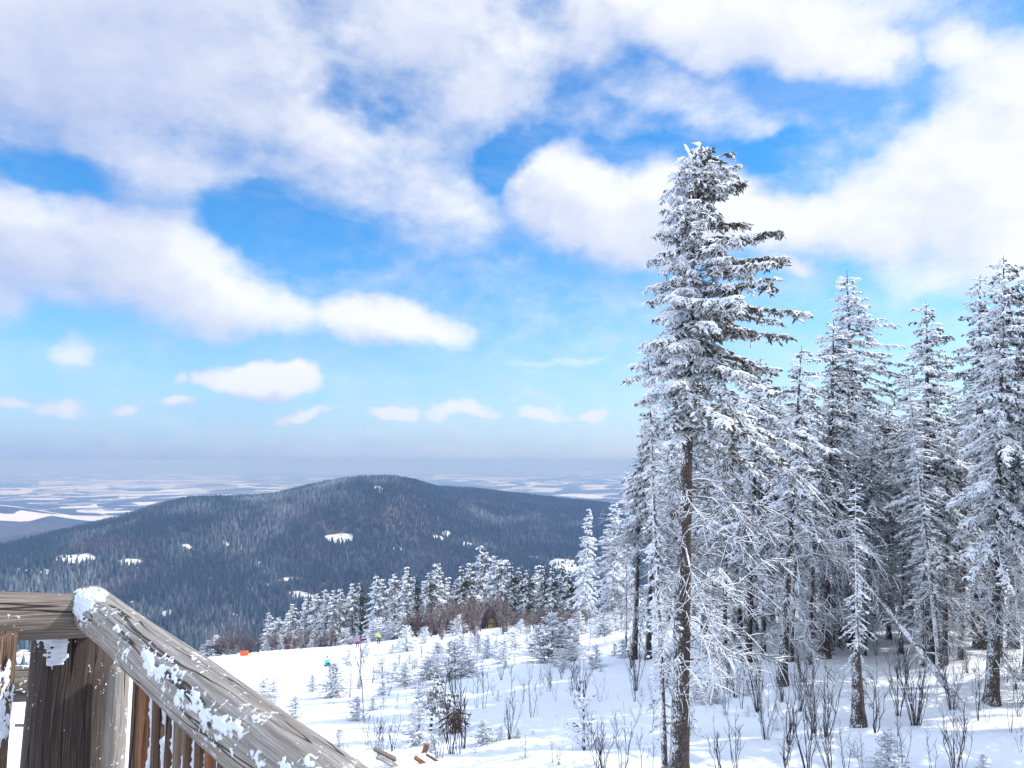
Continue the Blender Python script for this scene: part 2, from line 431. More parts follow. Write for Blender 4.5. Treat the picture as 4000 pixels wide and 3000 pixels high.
def ring_grid(name, radii, mat, clear=False):
    rr, aa = np.meshgrid(radii, AZ, indexing='ij')
    X = (rr * np.sin(aa)).ravel(); Y = (rr * np.cos(aa)).ravel(); Z = H(X, Y)
    i = np.arange(len(radii) - 1)[:, None]; j = np.arange(NA)[None, :]; j2 = (j + 1) % NA
    Q = np.stack([i * NA + j, (i + 1) * NA + j, (i + 1) * NA + j2, i * NA + j2], -1).reshape(-1, 4)[:, ::-1]
    at = {'clear': clearing(X, Y, Z)} if clear else None
    o = link(name, mesh(name, np.stack([X, Y, Z], -1), Q, mat, True, at)); tag(o, kind='structure')
    return o
ra = np.concatenate([[.3], np.geomspace(1., 60, 300), np.geomspace(60.6, 420, 180)])
rb = np.concatenate([[420], np.geomspace(424, 6500, 330)]); rc_ = np.concatenate([[6500], np.geomspace(6600, 78000, 260)])
ring_grid('snow_ground', ra, M['snow']); ring_grid('forested_hill', rb, M['hill'], True); ring_grid('plain', rc_, M['plain'])

# ------------------------------------------------------------------ far forest (one mass)
def forest():
    rng = np.random.default_rng(5)
    N = 210000
    az = np.arctan(rng.uniform(-.76, .85, N)); r = np.sqrt(rng.uniform(1350 ** 2, 4300 ** 2, N))
    X = r * np.sin(az); Y = r * np.cos(az); u = np.tan(az)
    keep = (r < np.interp(u, RU, RD) * 1.06) & ((u < .2) | (rng.random(N) < .3))
    X, Y, r, u = X[keep], Y[keep], r[keep], u[keep]
    Z = H(X, Y); c = clearing(X, Y, Z)
    keep = (c < .30 + .4 * rng.random(len(c))) | (rng.random(len(c)) < .10)
    # brown clear patches keep sparse trees
    X, Y, Z, r, u = X[keep], Y[keep], Z[keep], r[keep], u[keep]
    # nearer woods just below the crest
    N2 = 10
    az = np.arctan(rng.uniform(-.76, .5, N2)); r2 = rng.uniform(215, 700, N2)
    X2 = r2 * np.sin(az); Y2 = r2 * np.cos(az); Z2 = H(X2, Y2)
    X = np.concatenate([X, X2]); Y = np.concatenate([Y, Y2]); Z = np.concatenate([Z, Z2]); n = len(X)
    px, py = proj(X, Y, Z)
    n1 = fbm(X / 330, Y / 420, 61, 3); n2 = fbm(X / 140, Y / 170, 62, 3); n3 = fbm(X / 90, Y / 110, 63, 2)
    frost = .08 + .55 * n1 + .5 * n3 + np.clip((Z + 330) / 300, 0, 1) * .26 + rng.normal(0, .10, n)
    frost -= .3 * sst(px, 900, 1100) * sst(-py, -1120, -1080)
    brown = .12 + .9 * n2 + .35 * np.exp(-((px - 880) / 160) ** 2 - ((py - 1215) / 50) ** 2) + rng.normal(0, .15, n) + .9 * np.exp(-((px - 320) / 25) ** 2 - ((py - 1248) / 9) ** 2)
    brown += .5 * np.exp(-((px - 200) / 180) ** 2 - ((py - 1180) / 40) ** 2)
    hgt = rng.uniform(11, 24, n) * (1 + .35 * n1); wd = hgt * rng.uniform(.14, .21, n)
    hgt = hgt * np.where(brown > .6, .8, 1)
    S = 6; lev = [(0, 0.75), (.12, 1.0), (.5, .62), (.52, .78), (1., .0)]
    lev = [(0., .55), (.10, 1.), (.45, .55), (.47, .74), (.97, .05)]
    th = np.arange(S) * 2 * np.pi / S; V = []
    rot = rng.uniform(0, 6.28, n)
    for h, w in lev:
        jit = rng.uniform(.65, 1.25, (n, S)) * wd[:, None] * w
        V.append(np.stack([X[:, None] + jit * np.cos(th + rot[:, None]), Y[:, None] + jit * np.sin(th + rot[:, None]), np.repeat((Z - .5 + h * hgt)[:, None], S, 1) + rng.uniform(-.03, .03, (n, S)) * hgt[:, None]], -1))
    V = np.stack(V, 1); L = len(lev)
    b = (np.arange(n) * L * S)[:, None, None]; k = (np.arange(L - 1) * S)[None, :, None]; j = np.arange(S)[None, None, :]; j2 = (j + 1) % S
    Q = np.stack([b + k + j, b + k + j2, b + k + S + j2, b + k + S + j], -1).reshape(-1, 4)
    me = mesh('forest', V.reshape(-1, 3), Q, mat_forest(), False, {'frost': np.repeat(frost, L * S), 'brown': np.repeat(brown, L * S)})
    o = link('forest', me); tag(o, 'dark blue-green spruce forest covering the rounded hill beyond the slope', 'forest', kind='stuff')
def mat_forest():
    m, nt, b = newmat('far forest'); q = NB(nt)
    fr = q.n('ShaderNodeAttribute', attribute_name='frost').outputs['Fac']; br = q.n('ShaderNodeAttribute', attribute_name='brown').outputs['Fac']
    g = q.n('ShaderNodeNewGeometry')
    c = q.mix(q.mr(br, .35, .75), (.017, .034, .034), (.060, .047, .046))
    q.l(q.mix(q.mr(fr, .1, .9, 0, .42), c, (.55, .60, .62)), b.inputs['Base Color'])
    return m
forest()

# ------------------------------------------------------------------ big trees of the stand on the right
def prof(top, wid, p=1.): return lambda t: top + wid * t ** p
P_main = spruce(11, 18.3, .265, .545, lambda t: float(np.interp(t, [0, .08, .25, .33, .5, .62, .8, 1], [.6, 1.0, 1.25, 1.5, 1.7, 2.1, 2.2, 1.7])), .42, .27, 7, 25, -16, -.16, .50, .040, 18, 6, .75,
                dead=84, dead_len=2.15, dead_asym=.5, skip=.22, topfork=True, fr_asym=.17, dead_from=.15, mats=('spruce_warm', 'bark', 'limb'))
P_slim = [spruce(20 + i, 16., .25, .34, prof(.35, 1.75, .75), .2, .30, 6, 22, -26, -.25, .44, .038, 12, 4, .7, dead=46, dead_len=2.0, skip=.12, fr_asym=.2,
                 mats=(('spruce_white', 'spruce_grey', 'spruce_grey')[i], 'bark', 'limb'), bend=.3 * (i - 1)) for i in range(3)]
P_high = [spruce(30 + i, 15., .21, .5, prof(.4, 1.6, .8), .25, .32, 6, 18, -22, -.25, .46, .038, 11, 4, .7, dead=60, dead_len=2.3, skip=.15,
                 mats=('spruce_grey', 'bark', 'limb'), fr_asym=.2, bend=.25) for i in range(2)]
P_thin = [spruce(40 + i, 12., .09, .25, prof(.25, .55, .5), .3, .28, 5, 10, -30, -.3, .30, .030, 10, 3, .4, dead=30, dead_len=1.0, skip=.2,
                 mats=('spruce_white', 'bark_rime', 'limb'), fr_asym=.1, bend=-.2) for i in range(2)]
P_cone = [spruce(50 + i, 10., .13, .08, prof(.2, 1.65, .9), .08, .33, 7, 15, -30, -.28, .50, .045, 10, 4, .6, dead=12, dead_len=1.4, skip=.08,
                 mats=('spruce_white', 'bark', 'limb'), fr_asym=.1) for i in range(2)]
P_back = [spruce(60 + i, 15., .21, .38, prof(.3, 2.1, .8), .1, .40, 6, 10, -28, -.25, .55, .050, 9, 4, .6, dead=26, dead_len=2.0, skip=.12,
                 mats=('spruce_grey', 'bark', 'limb'), fr_asym=.15) for i in range(2)]
def tree(name, P, Hp, base, top, label, cat='spruce', group=None, rz=0., d=None, sxy=1., extra=0.):
    if d is None: B = hit(*base)
    else:
        rv = ray(base[0], base[1]); t = d / rv[1]; B = np.array([rv[0] * t, d, float(H(rv[0] * t, d)[0])])
    rv = ray(*top); T = rv * (B[1] / rv[1]); dz = T[2] - B[2]; dx = T[0] - B[0]
    L = math.hypot(dx, dz); k = L / Hp
    o = put(name, P, B, (k * sxy, k * sxy, k), rz, label, cat, group); o.rotation_mode = 'ZYX'; o.rotation_euler = (0, math.atan2(dx, dz), rz)
    return o
SG = 'rime-covered spruces of the stand on the right'
tree('spruce_tree', P_main, 18.3, (1466, 1688), (1500, 330), 'tallest rime-covered spruce with a bushy windblown crown and thick bare brown trunk', group=SG)
tree('spruce_tree', P_thin[0], 12, (1436, 1672), (1408, 760), 'thin pale rime-coated spruce growing right against the left side of the tallest spruce', group=SG, sxy=.9)
big = [
 (P_high[0], 15, (1370, 1425), (1386, 905), .4, .85, 'slender dark-trunked spruce with frosted crown, left edge of the tall stand'),
 (P_thin[1], 12, (1352, 1400), (1358, 1010), .0, .8, 'thin frosted spruce beside the dark-trunked spruce at the left edge of the stand'),
 (P_high[1], 15, (1400, 1425), (1418, 850), 2.9, .8, 'frosted spruce close behind the left neighbour of the tallest spruce'),
 (P_slim[1], 16, (1612, 1432), (1640, 770), .9, 1.0, 'frosted spruce just right of the tallest spruce, half hidden by its crown'),
 (P_slim[0], 16, (1600, 1400), (1560, 830), 2.2, .95, 'frosted spruce directly behind the lower crown of the tallest spruce'),
 (P_high[1], 15, (1690, 1482), (1722, 745), .3, .95, 'straight dark-trunked spruce, second large trunk right of the tallest spruce'),
 (P_slim[2], 16, (1780, 1420), (1787, 692), -.4, 1.05, 'white-crowned spruce with a rounded tip left of the tall narrow pointed one'),
 (P_slim[0], 16, (1835, 1400), (1846, 585), .2, 1.1, 'tall narrow white spruce with a pointed tip in the middle of the right stand'),
 (P_slim[1], 16, (2012, 1432), (1997, 654), .5, .95, 'dark-crowned spruce with a sparse tip between the two groups of the right stand'),
 (P_thin[0], 12, (2030, 1445), (1968, 800), .2, 1.2, 'thin rime-white dead-looking spruce leaning against the dark-crowned spruce'),
 (P_thin[1], 12, (1990, 1440), (1992, 850), 2., 1.1, 'thin straight rimed spruce in front of the dark-crowned spruce'),
 (P_slim[2], 16, (2120, 1400), (2108, 592), .4, 1.05, 'broad frosted spruce second from the right edge with drooping left boughs'),
 (P_slim[1], 16, (2143, 1522), (2167, 553), -.3, .85, 'large frosted spruce at the right edge with a thick bare trunk rooted in sunlit snow'),
 (P_back[0], 15, (2225, 1470), (2228, 590), .3, 1.0, 'dark-trunked frosted spruce cut by the right edge of the picture'),
 (P_back[1], 15, (2190, 1400), (2200, 720), .9, 1.0, 'frosted spruce behind the two rightmost tall spruces'),
 (P_back[0], 15, (1735, 1345), (1742, 850), 1.3, 1.1, 'dark-branched spruce between the rounded-tip spruce and the tallest one'),
 (P_back[1], 15, (1660, 1345), (1685, 840), .5, 1.1, 'background spruce filling the gap right of the tallest spruce'),
 (P_back[0], 15, (1905, 1345), (1915, 870), .0, 1.1, 'background spruce right of the narrow pointed spruce'),
 (P_back[1], 15, (1960, 1345), (1945, 930), 2.4, 1.1, 'low dark background spruce left of the dark-crowned spruce'),
 (P_back[0], 15, (2070, 1345), (2062, 850), 2.0, 1.1, 'background spruce seen between the dark-crowned and the broad frosted spruce'),
 (P_back[1], 15, (2150, 1335), (2150, 880), 1.1, 1.2, 'dark background spruce behind the thick trunk at the right edge'),
 (P_back[1], 15, (1500, 1330), (1530, 960), 1.7, 1.0, 'background spruce seen just behind the trunk of the tallest spruce'),
 (P_back[0], 15, (1800, 1335), (1810, 960), 2.6, 1.1, 'dark background spruce behind the rounded-tip spruce'),
 (P_high[0], 15, (1445, 1345), (1450, 930), 1.0, .9, 'slim background spruce seen left of the tallest trunk'),
 (P_cone[0], 10, (1322, 1335), (1330, 1085), .2, 1.35, 'broad white frosted spruce left of the tall stand'),
 (P_cone[1], 10, (1345, 1325), (1352, 1120), 1.2, .9, 'white frosted spruce tucked behind the left edge of the tall stand'),
 (P_cone[1], 10, (1262, 1303), (1272, 1097), .4, .95, 'lone conical white spruce standing above the reddish thicket'),
 (P_back[0], 15, (2300, 1520), (2320, 600), 1.4, 1.0, 'frosted spruce just outside the right edge of the picture'),
]
rg_ = random.Random(33)
extra = [(1520, 905), (1585, 880), (1625, 900), (1665, 870), (1705, 930), (1752, 880), (1775, 905), (1822, 880), (1868, 850), (1890, 930), (1930, 900), (1975, 890), (2040, 905), (2085, 860), (2130, 900), (2185, 860), (2206, 930), (1740, 990), (1870, 1000), (2010, 1010), (2100, 1000), (1480, 1000)]
for i, (tx_, ty_) in enumerate(extra):
    big.append(((P_back[0], P_high[0], P_back[1], P_high[1])[i % 4], 15, (tx_ + rg_.uniform(-12, 12), rg_.uniform(1312, 1400)), (tx_, ty_), rg_.uniform(0, 6.2), rg_.uniform(1.0, 1.35), f'frosted spruce in the dense back rows of the right stand, {nth(sorted(e[0] for e in extra).index(tx_))}'))
slim = sorted([(1535, 980), (1570, 1010), (1655, 960), (1730, 1000), (1765, 960), (1815, 1010), (1885, 990), (1925, 950), (1958, 1010), (2045, 980), (2095, 1000), (2180, 960), (1470, 1030)])
for i, (tx_, ty_) in enumerate(slim):
    big.append((P_high[i % 2], 15, (tx_ - rg_.uniform(0, 22), rg_.uniform(1375, 1440)), (tx_, ty_ - 60), rg_.uniform(0, 6.2), .75, f'slender bare-trunked spruce between the large trunks of the right stand, {nth(i)}'))
for P, hp, b, t, rz, sx, lb in big: tree('spruce_tree', P, hp, b, t, lb, group=SG, rz=rz, sxy=sx)

for i, (x_, y_) in enumerate([(20.5, 23.5), (21.5, 27.0), (27, 25), (20, 19), (31, 28), (25.5, 21)]):
    put('spruce_tree', P_back[i % 2], (x_, y_, float(H(x_, y_)[0])), (1.05, 1.05, 1.0), i * 1.3, 'frosted spruce outside the right edge whose shade falls on the foreground snow', 'spruce', 'spruces beside the picture on the right')
# thin tree on a thick broken stump, leaning log
o = tree('spruce_tree', P_thin[0], 12, (1852, 1565), (1850, 1035), 'thin rime-white spruce rising from a thick dark broken stump', group=SG, rz=1., sxy=.95)
def stump(name, loc, h, r, label, cat, matn='bark', seed=1, jag=.2):
    rng = np.random.default_rng(seed); K = 14; S = 18
    th = np.arange(S) * 2 * math.pi / S; V = []
    ph = rng.uniform(0, 6.28, 4)
    for i in range(K):
        t = i / (K - 1); rad = r * (1 - .25 * t + .45 * math.exp(-t * 7)) * (1 + .10 * np.sin(3 * th + ph[0]) + .07 * np.sin(5 * th + ph[1] + t * 3)) * rng.uniform(.96, 1.04, S)
        z = t * h + (t > .5) * (t - .5) * 2 * jag * (np.sin(th * 2 + ph[2]) + .5 * rng.normal(0, 1, S))
        V.append(np.stack([rad * np.cos(th), rad * np.sin(th), z - .2 * (i == 0)], -1))
    V.append(np.stack([r * .35 * np.cos(th), r * .35 * np.sin(th), np.full(S, h * .8)], -1)); V = np.concatenate(V)
    n = len(V) // S; i = np.arange(n - 1)[:, None] * S; j = np.arange(S)[None]; j2 = (j + 1) % S
    Q = np.stack([i + j, i + j2, i + S + j2, i + S + j], -1).reshape(-1, 4)
    o = link(name, mesh(name, V, Q, M[matn], True), None, loc); tag(o, label, cat); return o
B = hit(1856, 1572)
stump('broken_stump', B + np.array([.05, .1, 0]), 2.35, .20, 'thick dark broken stump standing in the snow between bare shrubs', 'tree stump', 'bark', 3, .35)
B = hit(862, 1364); stump('tree_stump', B, .8, 1.0, 'brown stump poking out of the snow at the foot of the reddish thicket', 'tree stump', 'spruce_brown', 5, .1)
T = Tubes(); b0 = hit(2088, 1532); p1 = ray(1960, 1368); p1 = p1 * ((b0[1] + 1.8) / p1[1]); p2 = ray(1850, 1235); p2 = p2 * ((b0[1] + 3.2) / p2[1])
ts = np.linspace(0, 1, 14)[:, None]; PP = (b0 - np.array([0, 0, .15])) * (1 - ts) ** 2 + 2 * ts * (1 - ts) * p1 + ts ** 2 * p2
T.add(PP, .15 * (1.05 - .7 * ts[:, 0]), 10, lump=.08, rng=np.random.default_rng(1))
rg = np.random.default_rng(8)
for k in range(46):
    t = rg.uniform(.25, 1); i = int(t * 12.9); p = PP[i]; l = rg.uniform(.35, 1.3); d = np.array([rg.normal(0, .6), rg.normal(0, .6), rg.normal(-.25, .7)]); d /= np.linalg.norm(d)
    T.add(np.array([p, p + d * l * .5 + [0, 0, .05], p + d * l + [0, 0, -.15]]), np.array([.02, .02, .008]), 4, lump=.3, rng=rg)
tag(link('leaning_trunk', T.mesh('leaning_trunk', M['bark_rime'])), 'fallen trunk leaning diagonally through the shrubs, pale with rime on top', 'fallen trunk')

# ------------------------------------------------------------------ row of spruces beyond the crest
P_row = [spruce(70 + i, 13., .16, .10, prof(.35, 2.0 + .3 * (i % 3), .75), .06, .50, 7, 12, -26, -.2, .75, .085, 6, 4, .6, dead=10, dead_len=1.5, skip=.1, fr_asym=.3,
                mats=(('spruce_grey', 'spruce_warm', 'spruce_grey', 'spruce_dark')[i], 'bark', 'limb')) for i in range(4)]
def c2(x, y): return ((700 + x / 2.212) / 1.808, (2100 + y / 2.212) / 1.808)
def c3(x, y): return ((1500 + x / 2.212) / 1.808, (1900 + y / 2.212) / 1.808)
def c4(x, y): return ((1300 + x / 2.212) / 1.808, (2300 + y / 2.212) / 1.808)
def c5(x, y): return ((2200 + x / 1.843) / 1.808, (2100 + y / 1.843) / 1.808)
def c6(x, y): return ((3000 + x / 1.659) / 1.808, (2000 + y / 1.659) / 1.808)
tops = [(c2(775, 640), 1), (c2(860, 680), 2), (c2(940, 640), 0), (c2(985, 560), 0), (c2(1095, 480), 0), (c2(1190, 475), 2), (c2(1262, 440), 1), (c2(1335, 440), 0), (c2(1385, 435), 1), (c2(1440, 520), 2), (c2(1495, 380), 0),
        (c2(1565, 385), 3), (c2(1700, 320), 1), (c2(1760, 340), 0), (c2(1860, 300), 2), (c2(1965, 235), 0), (c2(2040, 330), 3), (c2(2110, 360), 0), (c3(447, 655), 1), (c3(390, 740), 3), (c3(550, 765), 0),
        (c3(670, 680), 3), (c3(740, 640), 0), (c3(840, 495), 1), (c3(955, 580), 0), (c3(1000, 620), 2), (c3(1095, 655), 3), (c3(1180, 690), 3), (c3(1240, 715), 3), (c3(1325, 660), 0), (c3(1385, 680), 3), (c3(1450, 700), 3), (c3(1540, 650), 3), (c3(1590, 730), 3), (c3(620, 820), 3), (c3(480, 780), 2)]
tops.sort(key=lambda a: a[0][0]); rng = random.Random(4)
for i, (t, v) in enumerate(tops):
    lb = ('pale frosted', 'whitish frosted', 'grey frosted', 'dark green')[(0 if v == 0 else v)] + f' spruce in the row beyond the piste, {nth(i) if i < 30 else ORD[35 - i] + " from right" if i < 35 else "rightmost"}'
    tree('spruce_tree', P_row[v], 13, (t[0] + rng.uniform(-3, 3), 1380), t, lb, group='spruces of the row beyond the piste', rz=rng.uniform(-.5, .5), d=(156 + rng.uniform(0, 22)) + 16 * (t[0] > 950), sxy=rng.uniform(.85, 1.05) * (1.15 if t[1] > 1290 else .92))

# ------------------------------------------------------------------ young spruces
P_y = [spruce(80 + i, 1.6, .022, .04, prof(.08, .62 + .12 * (i % 2), .9), 0, .095 + .015 * i, 8, 35, 6, -.15, .19, .019, 22, 4, .3, skip=.05, fr_asym=.05, mats=(('spruce_young', 'spruce_young', 'spruce_white', 'spruce_grey')[i], 'limb', 'limb')) for i in range(4)]
P_sp = [spruce(90 + i, 1.0, .014, .1, prof(.05, .40, .8), 0, .11, 5, 45, 20, -.05, .14, .014, 18, 3, .1, skip=.1, fr_asym=0, mats=(('spruce_young', 'spruce_grey')[i], 'limb', 'limb')) for i in range(2)]
ys = []
for x, y, h, v in [(140, 665, 130, 2), (515, 560, 80, 3), (640, 540, 190, 2), (270, 640, 60, 2), (430, 770, 160, 2), (540, 800, 150, 2), (620, 840, 180, 0), (720, 690, 90, 2), (240, 860, 80, 2), (430, 920, 120, 0),
                   (205, 1140, 210, 3), (145, 1020, 60, 3), (345, 1050, 110, 3), (435, 1020, 90, 3), (560, 985, 85, 5), (635, 985, 65, 5), (815, 785, 180, 0), (900, 770, 180, 2), (1050, 775, 290, 0), (1170, 765, 230, 2),
                   (750, 1350, 290, 2), (850, 1440, 150, 2), (1300, 1345, 180, 0), (1350, 1330, 130, 0), (1450, 1310, 120, 2), (1600, 1290, 80, 0), (1230, 1420, 90, 4), (1660, 1465, 210, 4), (1730, 1260, 50, 5), (1425, 970, 100, 5),
                   (1750, 870, 50, 5), (2050, 865, 25, 5), (2020, 890, 30, 5), (50, 1395, 180, 3), (20, 940, 260, 0), (1790, 640, 270, 3), (1900, 632, 360, 0), (2050, 605, 290, 3), (1740, 570, 180, 3), (1980, 620, 250, 0), (2130, 570, 180, 2), (1470, 640, 190, 2), (1330, 600, 170, 2),
                   (1580, 540, 170, 2), (1260, 560, 150, 0), (2165, 1395, 540, 4), (300, 590, 120, 2), (800, 470, 120, 2), (770, 440, 90, 2), (1080, 400, 150, 2), (100, 430, 130, 2), (210, 425, 80, 2), (610, 420, 190, 2), (560, 400, 110, 2), (340, 400, 160, 2), (390, 405, 170, 2), (470, 400, 120, 2), (515, 395, 130, 2),
                   (870, 760, 90, 0), (700, 1180, 40, 5), (225, 1180, 30, 5), (710, 1000, 40, 5), (1570, 900, 30, 5), (1130, 770, 160, 2)]:
    ys.append((c4(x, y), h / 2.212 / 1.808, v))
for x, y, h, v in [(1040, 1190, 190, 3), (960, 1180, 130, 3), (1330, 1130, 110, 3), (1330, 1290, 90, 4), (1540, 1390, 110, 4), (430, 865, 130, 3), (370, 850, 90, 3), (1540, 1250, 60, 4), (1260, 1290, 30, 5), (60, 890, 120, 0), (560, 1140, 70, 5), (1100, 1190, 120, 0), (260, 720, 150, 2), (330, 700, 120, 2)]:
    ys.append((c5(x, y), h / 1.843 / 1.808, v))
for x, y, h, v in [(780, 1700, 240, 0), (1395, 1690, 120, 3), (720, 1345, 60, 5), (50, 1410, 80, 4), (50, 1290, 50, 4), (560, 1590, 120, 5)]:
    ys.append((c6(x, y), h / 1.659 / 1.808, v))
for x, y, h, v in [(250, 980, 120, 0), (300, 985, 150, 2), (200, 985, 90, 2), (420, 985, 90, 2), (480, 980, 70, 0), (770, 900, 90, 2), (870, 920, 110, 2), (1140, 895, 70, 2), (1055, 915, 60, 2), (1440, 865, 130, 2), (1540, 870, 80, 2), (740, 1440, 210, 2), (800, 1420, 170, 2), (1000, 1560, 190, 3), (1150, 1330, 130, 0), (1560, 1300, 100, 2)]:
    ys.append((c2(x, y), h / 2.212 / 1.808, v))
rg_ = random.Random(78)
for i in range(24):
    px = rg_.uniform(860, 1340); ys.append(((px, rg_.uniform(1362, 1455)), rg_.uniform(14, 44), rg_.choice([2, 2, 0, 2, 3])))
ys.sort(key=lambda a: (a[0][1] > 1480, a[0][0]))
CO = ['frosted grey-green', 'frosted grey-green', 'white rime-covered', 'dark grey-green', 'sparse white', 'tiny sparse']
def where(px, py):
    if py < 1362 and px < 1000: return 'by the upper piste edge'
    if py < 1400: return 'below the reddish thicket' if px < 1330 else 'at the back of the stand'
    if py < 1470: return 'on snow between piste and stand' if px < 1330 else 'among the stand trunks'
    if py < 1560: return 'in shaded snow left of tallest trunk' if px < 1450 else 'in shaded snow right of tallest trunk'
    return 'in foreground left of tallest trunk' if px < 1450 else 'in foreground right of tallest trunk'
def auto(items, noun, words):
    groups = {}
    for it in items: groups.setdefault((words(it), where(*it[0])), []).append(it)
    out = {}
    for (w, wh), L in groups.items():
        L.sort(key=lambda a: a[0][0])
        for i, it in enumerate(L):
            out[id(it)] = f'{w} {noun} {wh}' + ('' if len(L) == 1 else f', {nth(i)}')
    return out
lab = auto(ys, 'young spruce', lambda it: CO[it[2]])
rng = random.Random(9)
for it in ys:
    (px, py), hp, v = it
    B = hit(px, py); k = hp / F * B[1]
    P, h0 = (P_y[v], 1.6) if v < 4 else (P_sp[v - 4], 1.0)
    w = 1.15 if v < 4 and hp > 35 else 1.0
    if v in (0, 2): k *= 1.18; w *= 1.15
    put('young_spruce', P, B - np.array([0, 0, .03]), (k / h0 * w, k / h0 * w, k / h0), rng.uniform(0, 6.28), lab[id(it)], 'young spruce', 'young frosted spruces on the slope')
# wind-beaten small spruce with a mushroom crown and a brown clump beside it
tree('bushy_spruce', spruce(95, 2.1, .06, .42, lambda t: .25 + .55 * min(1, t * 2.2) * (1.15 - .3 * t), .0, .09, 8, 20, -20, -.25, .22, .022, 26, 4, .8, skip=.05, fr_asym=.1, mats=('spruce_grey', 'bark', 'limb')), 2.1,
     c4(845, 1225), c4(875, 790), 'small spruce with a dense mushroom-shaped snowy crown on a short trunk', 'small spruce')
tree('withered_spruce', spruce(96, 1.0, .04, .22, lambda t: .30 + .38 * math.sin(min(1, t * 1.3) * 2.6), .0, .07, 8, 10, -35, -.3, .17, .018, 28, 4, .8, skip=.05, fr_asym=0, mats=('spruce_brown', 'bark', 'limb')), 1.0,
     c4(1070, 1240), c4(1060, 1020), 'withered brown spruce clump hanging among bare stems beside the mushroom-shaped spruce', 'small spruce')

# ------------------------------------------------------------------ bare shrubs
SH = [shrub(100, 1.6, 1, .014, .10, 9), shrub(101, 1.6, 5, .012, .30, 5), shrub(102, 1.6, 8, .011, .34, 5), shrub(103, 1.6, 3, .011, .25, 5), shrub(104, 1.6, 10, .010, .42, 5, 'twig_white'),
      shrub(105, 1.6, 5, .011, .3, 6, 'twig_white'), shrub(106, 1.6, 9, .020, .5, 8, 'twig_red'), shrub(107, 1.6, 6, .014, .35, 7, 'twig_red'), shrub(108, 1.6, 2, .010, .2, 4), shrub(109, 1.6, 14, .020, .55, 9, 'twig_red')]
sh = []
for x, y, h, v in [(270, 1085, 700, 0), (300, 1350, 330, 3), (395, 1475, 430, 2), (450, 1400, 480, 8), (515, 1405, 350, 1), (650, 1270, 150, 8), (980, 1335, 700, 0), (1025, 1425, 640, 2), (1095, 1425, 700, 3), (1135, 1385, 650, 1), (1045, 980, 420, 1),
                   (1245, 1030, 330, 3), (1300, 1035, 450, 3), (1455, 788, 160, 2), (1535, 920, 300, 0), (1870, 830, 160, 3), (1715, 1110, 390, 3), (1775, 1088, 130, 8), (1525, 1300, 420, 2), (1810, 828, 90, 8), (2150, 988, 420, 2), (1940, 1175, 110, 8),
                   (1900, 1500, 210, 3), (1950, 1520, 200, 1), (2080, 1515, 170, 3), (905, 1465, 350, 1), (945, 1465, 250, 3), (625, 872, 160, 3), (225, 728, 240, 0), (1220, 492, 280, 6), (110, 1420, 200, 8), (490, 700, 230, 3), (360, 640, 160, 3), (1240, 620, 260, 8),
                   (1310, 900, 260, 0), (690, 700, 160, 3), (770, 600, 160, 1), (1480, 610, 230, 1), (1160, 560, 200, 3), (940, 440, 180, 6), (1530, 520, 230, 5), (1400, 480, 210, 5), (1700, 500, 210, 5), (1840, 660, 330, 8)]:
    sh.append((c4(x, y), h / 2.212 / 1.808, v))
for x, y, h, v in [(130, 1190, 340, 2), (520, 1105, 420, 2), (515, 1180, 260, 5), (580, 1185, 60, 8), (635, 1412, 240, 0), (290, 1690, 480, 4), (240, 1670, 380, 1), (430, 1700, 520, 5), (1130, 1700, 420, 1), (1240, 1700, 470, 5), (1165, 1282, 420, 3), (1240, 1152, 350, 2), (1285, 1232, 300, 3),
                   (1400, 1255, 500, 2), (1455, 1450, 480, 4), (1380, 1100, 260, 1), (1600, 1640, 340, 1), (1620, 1485, 280, 5), (1760, 1700, 540, 2), (640, 1690, 240, 3), (560, 1690, 300, 0), (250, 1158, 70, 8), (310, 1165, 90, 8), (400, 1168, 60, 8), (490, 940, 260, 2), (305, 760, 280, 0), (330, 600, 200, 7), (1180, 1100, 300, 5),
                   (1700, 1250, 420, 4), (1780, 1150, 420, 4), (900, 1430, 280, 1), (1050, 620, 150, 7), (1130, 560, 140, 7)]:
    sh.append((c5(x, y), h / 1.843 / 1.808, v))
for x, y, h, v in [(95, 1232, 330, 4), (130, 1502, 380, 1), (270, 1472, 370, 5), (310, 1435, 420, 4), (370, 1455, 500, 4), (410, 1690, 460, 4), (500, 1690, 330, 3), (690, 1432, 440, 1), (845, 1322, 420, 2), (950, 1385, 560, 2), (970, 1385, 480, 4), (1190, 1282, 480, 4), (1210, 1690, 460, 2), (1260, 1690, 380, 5),
                   (1360, 1352, 420, 3), (1380, 1292, 220, 8), (1575, 1428, 220, 3), (1620, 1325, 290, 1), (1060, 1690, 280, 3), (870, 1690, 400, 5), (610, 1690, 240, 3), (115, 1690, 280, 1), (1420, 1362, 180, 8), (1295, 1042, 220, 4), (1600, 1150, 320, 4), (1540, 1100, 280, 5), (220, 1100, 300, 4), (190, 1220, 260, 5), (700, 930, 200, 5), (1150, 1000, 240, 5), (1640, 1560, 200, 3)]:
    sh.append((c6(x, y), h / 1.659 / 1.808, v))
rg_ = random.Random(77)
for i in range(46):
    px = rg_.uniform(700, 1420); py = rg_.uniform(1372 + max(0, 860 - px) * .14, 1530); sh.append(((px, py), rg_.uniform(22, 60) * (py - 1100) / 330, rg_.choice([8, 3, 1, 5, 8])))
SW = ['tall single-stemmed bare', 'loose dark bare', 'many-stemmed dark bare', 'few-stemmed bare', 'dense rime-tipped bare', 'rime-whitened bare', 'reddish-brown bare', 'reddish-brown bare', 'sparse little bare', 'bushy reddish bare']
lab = auto(sh, 'shrub', lambda it: SW[it[2]])
rng = random.Random(12)
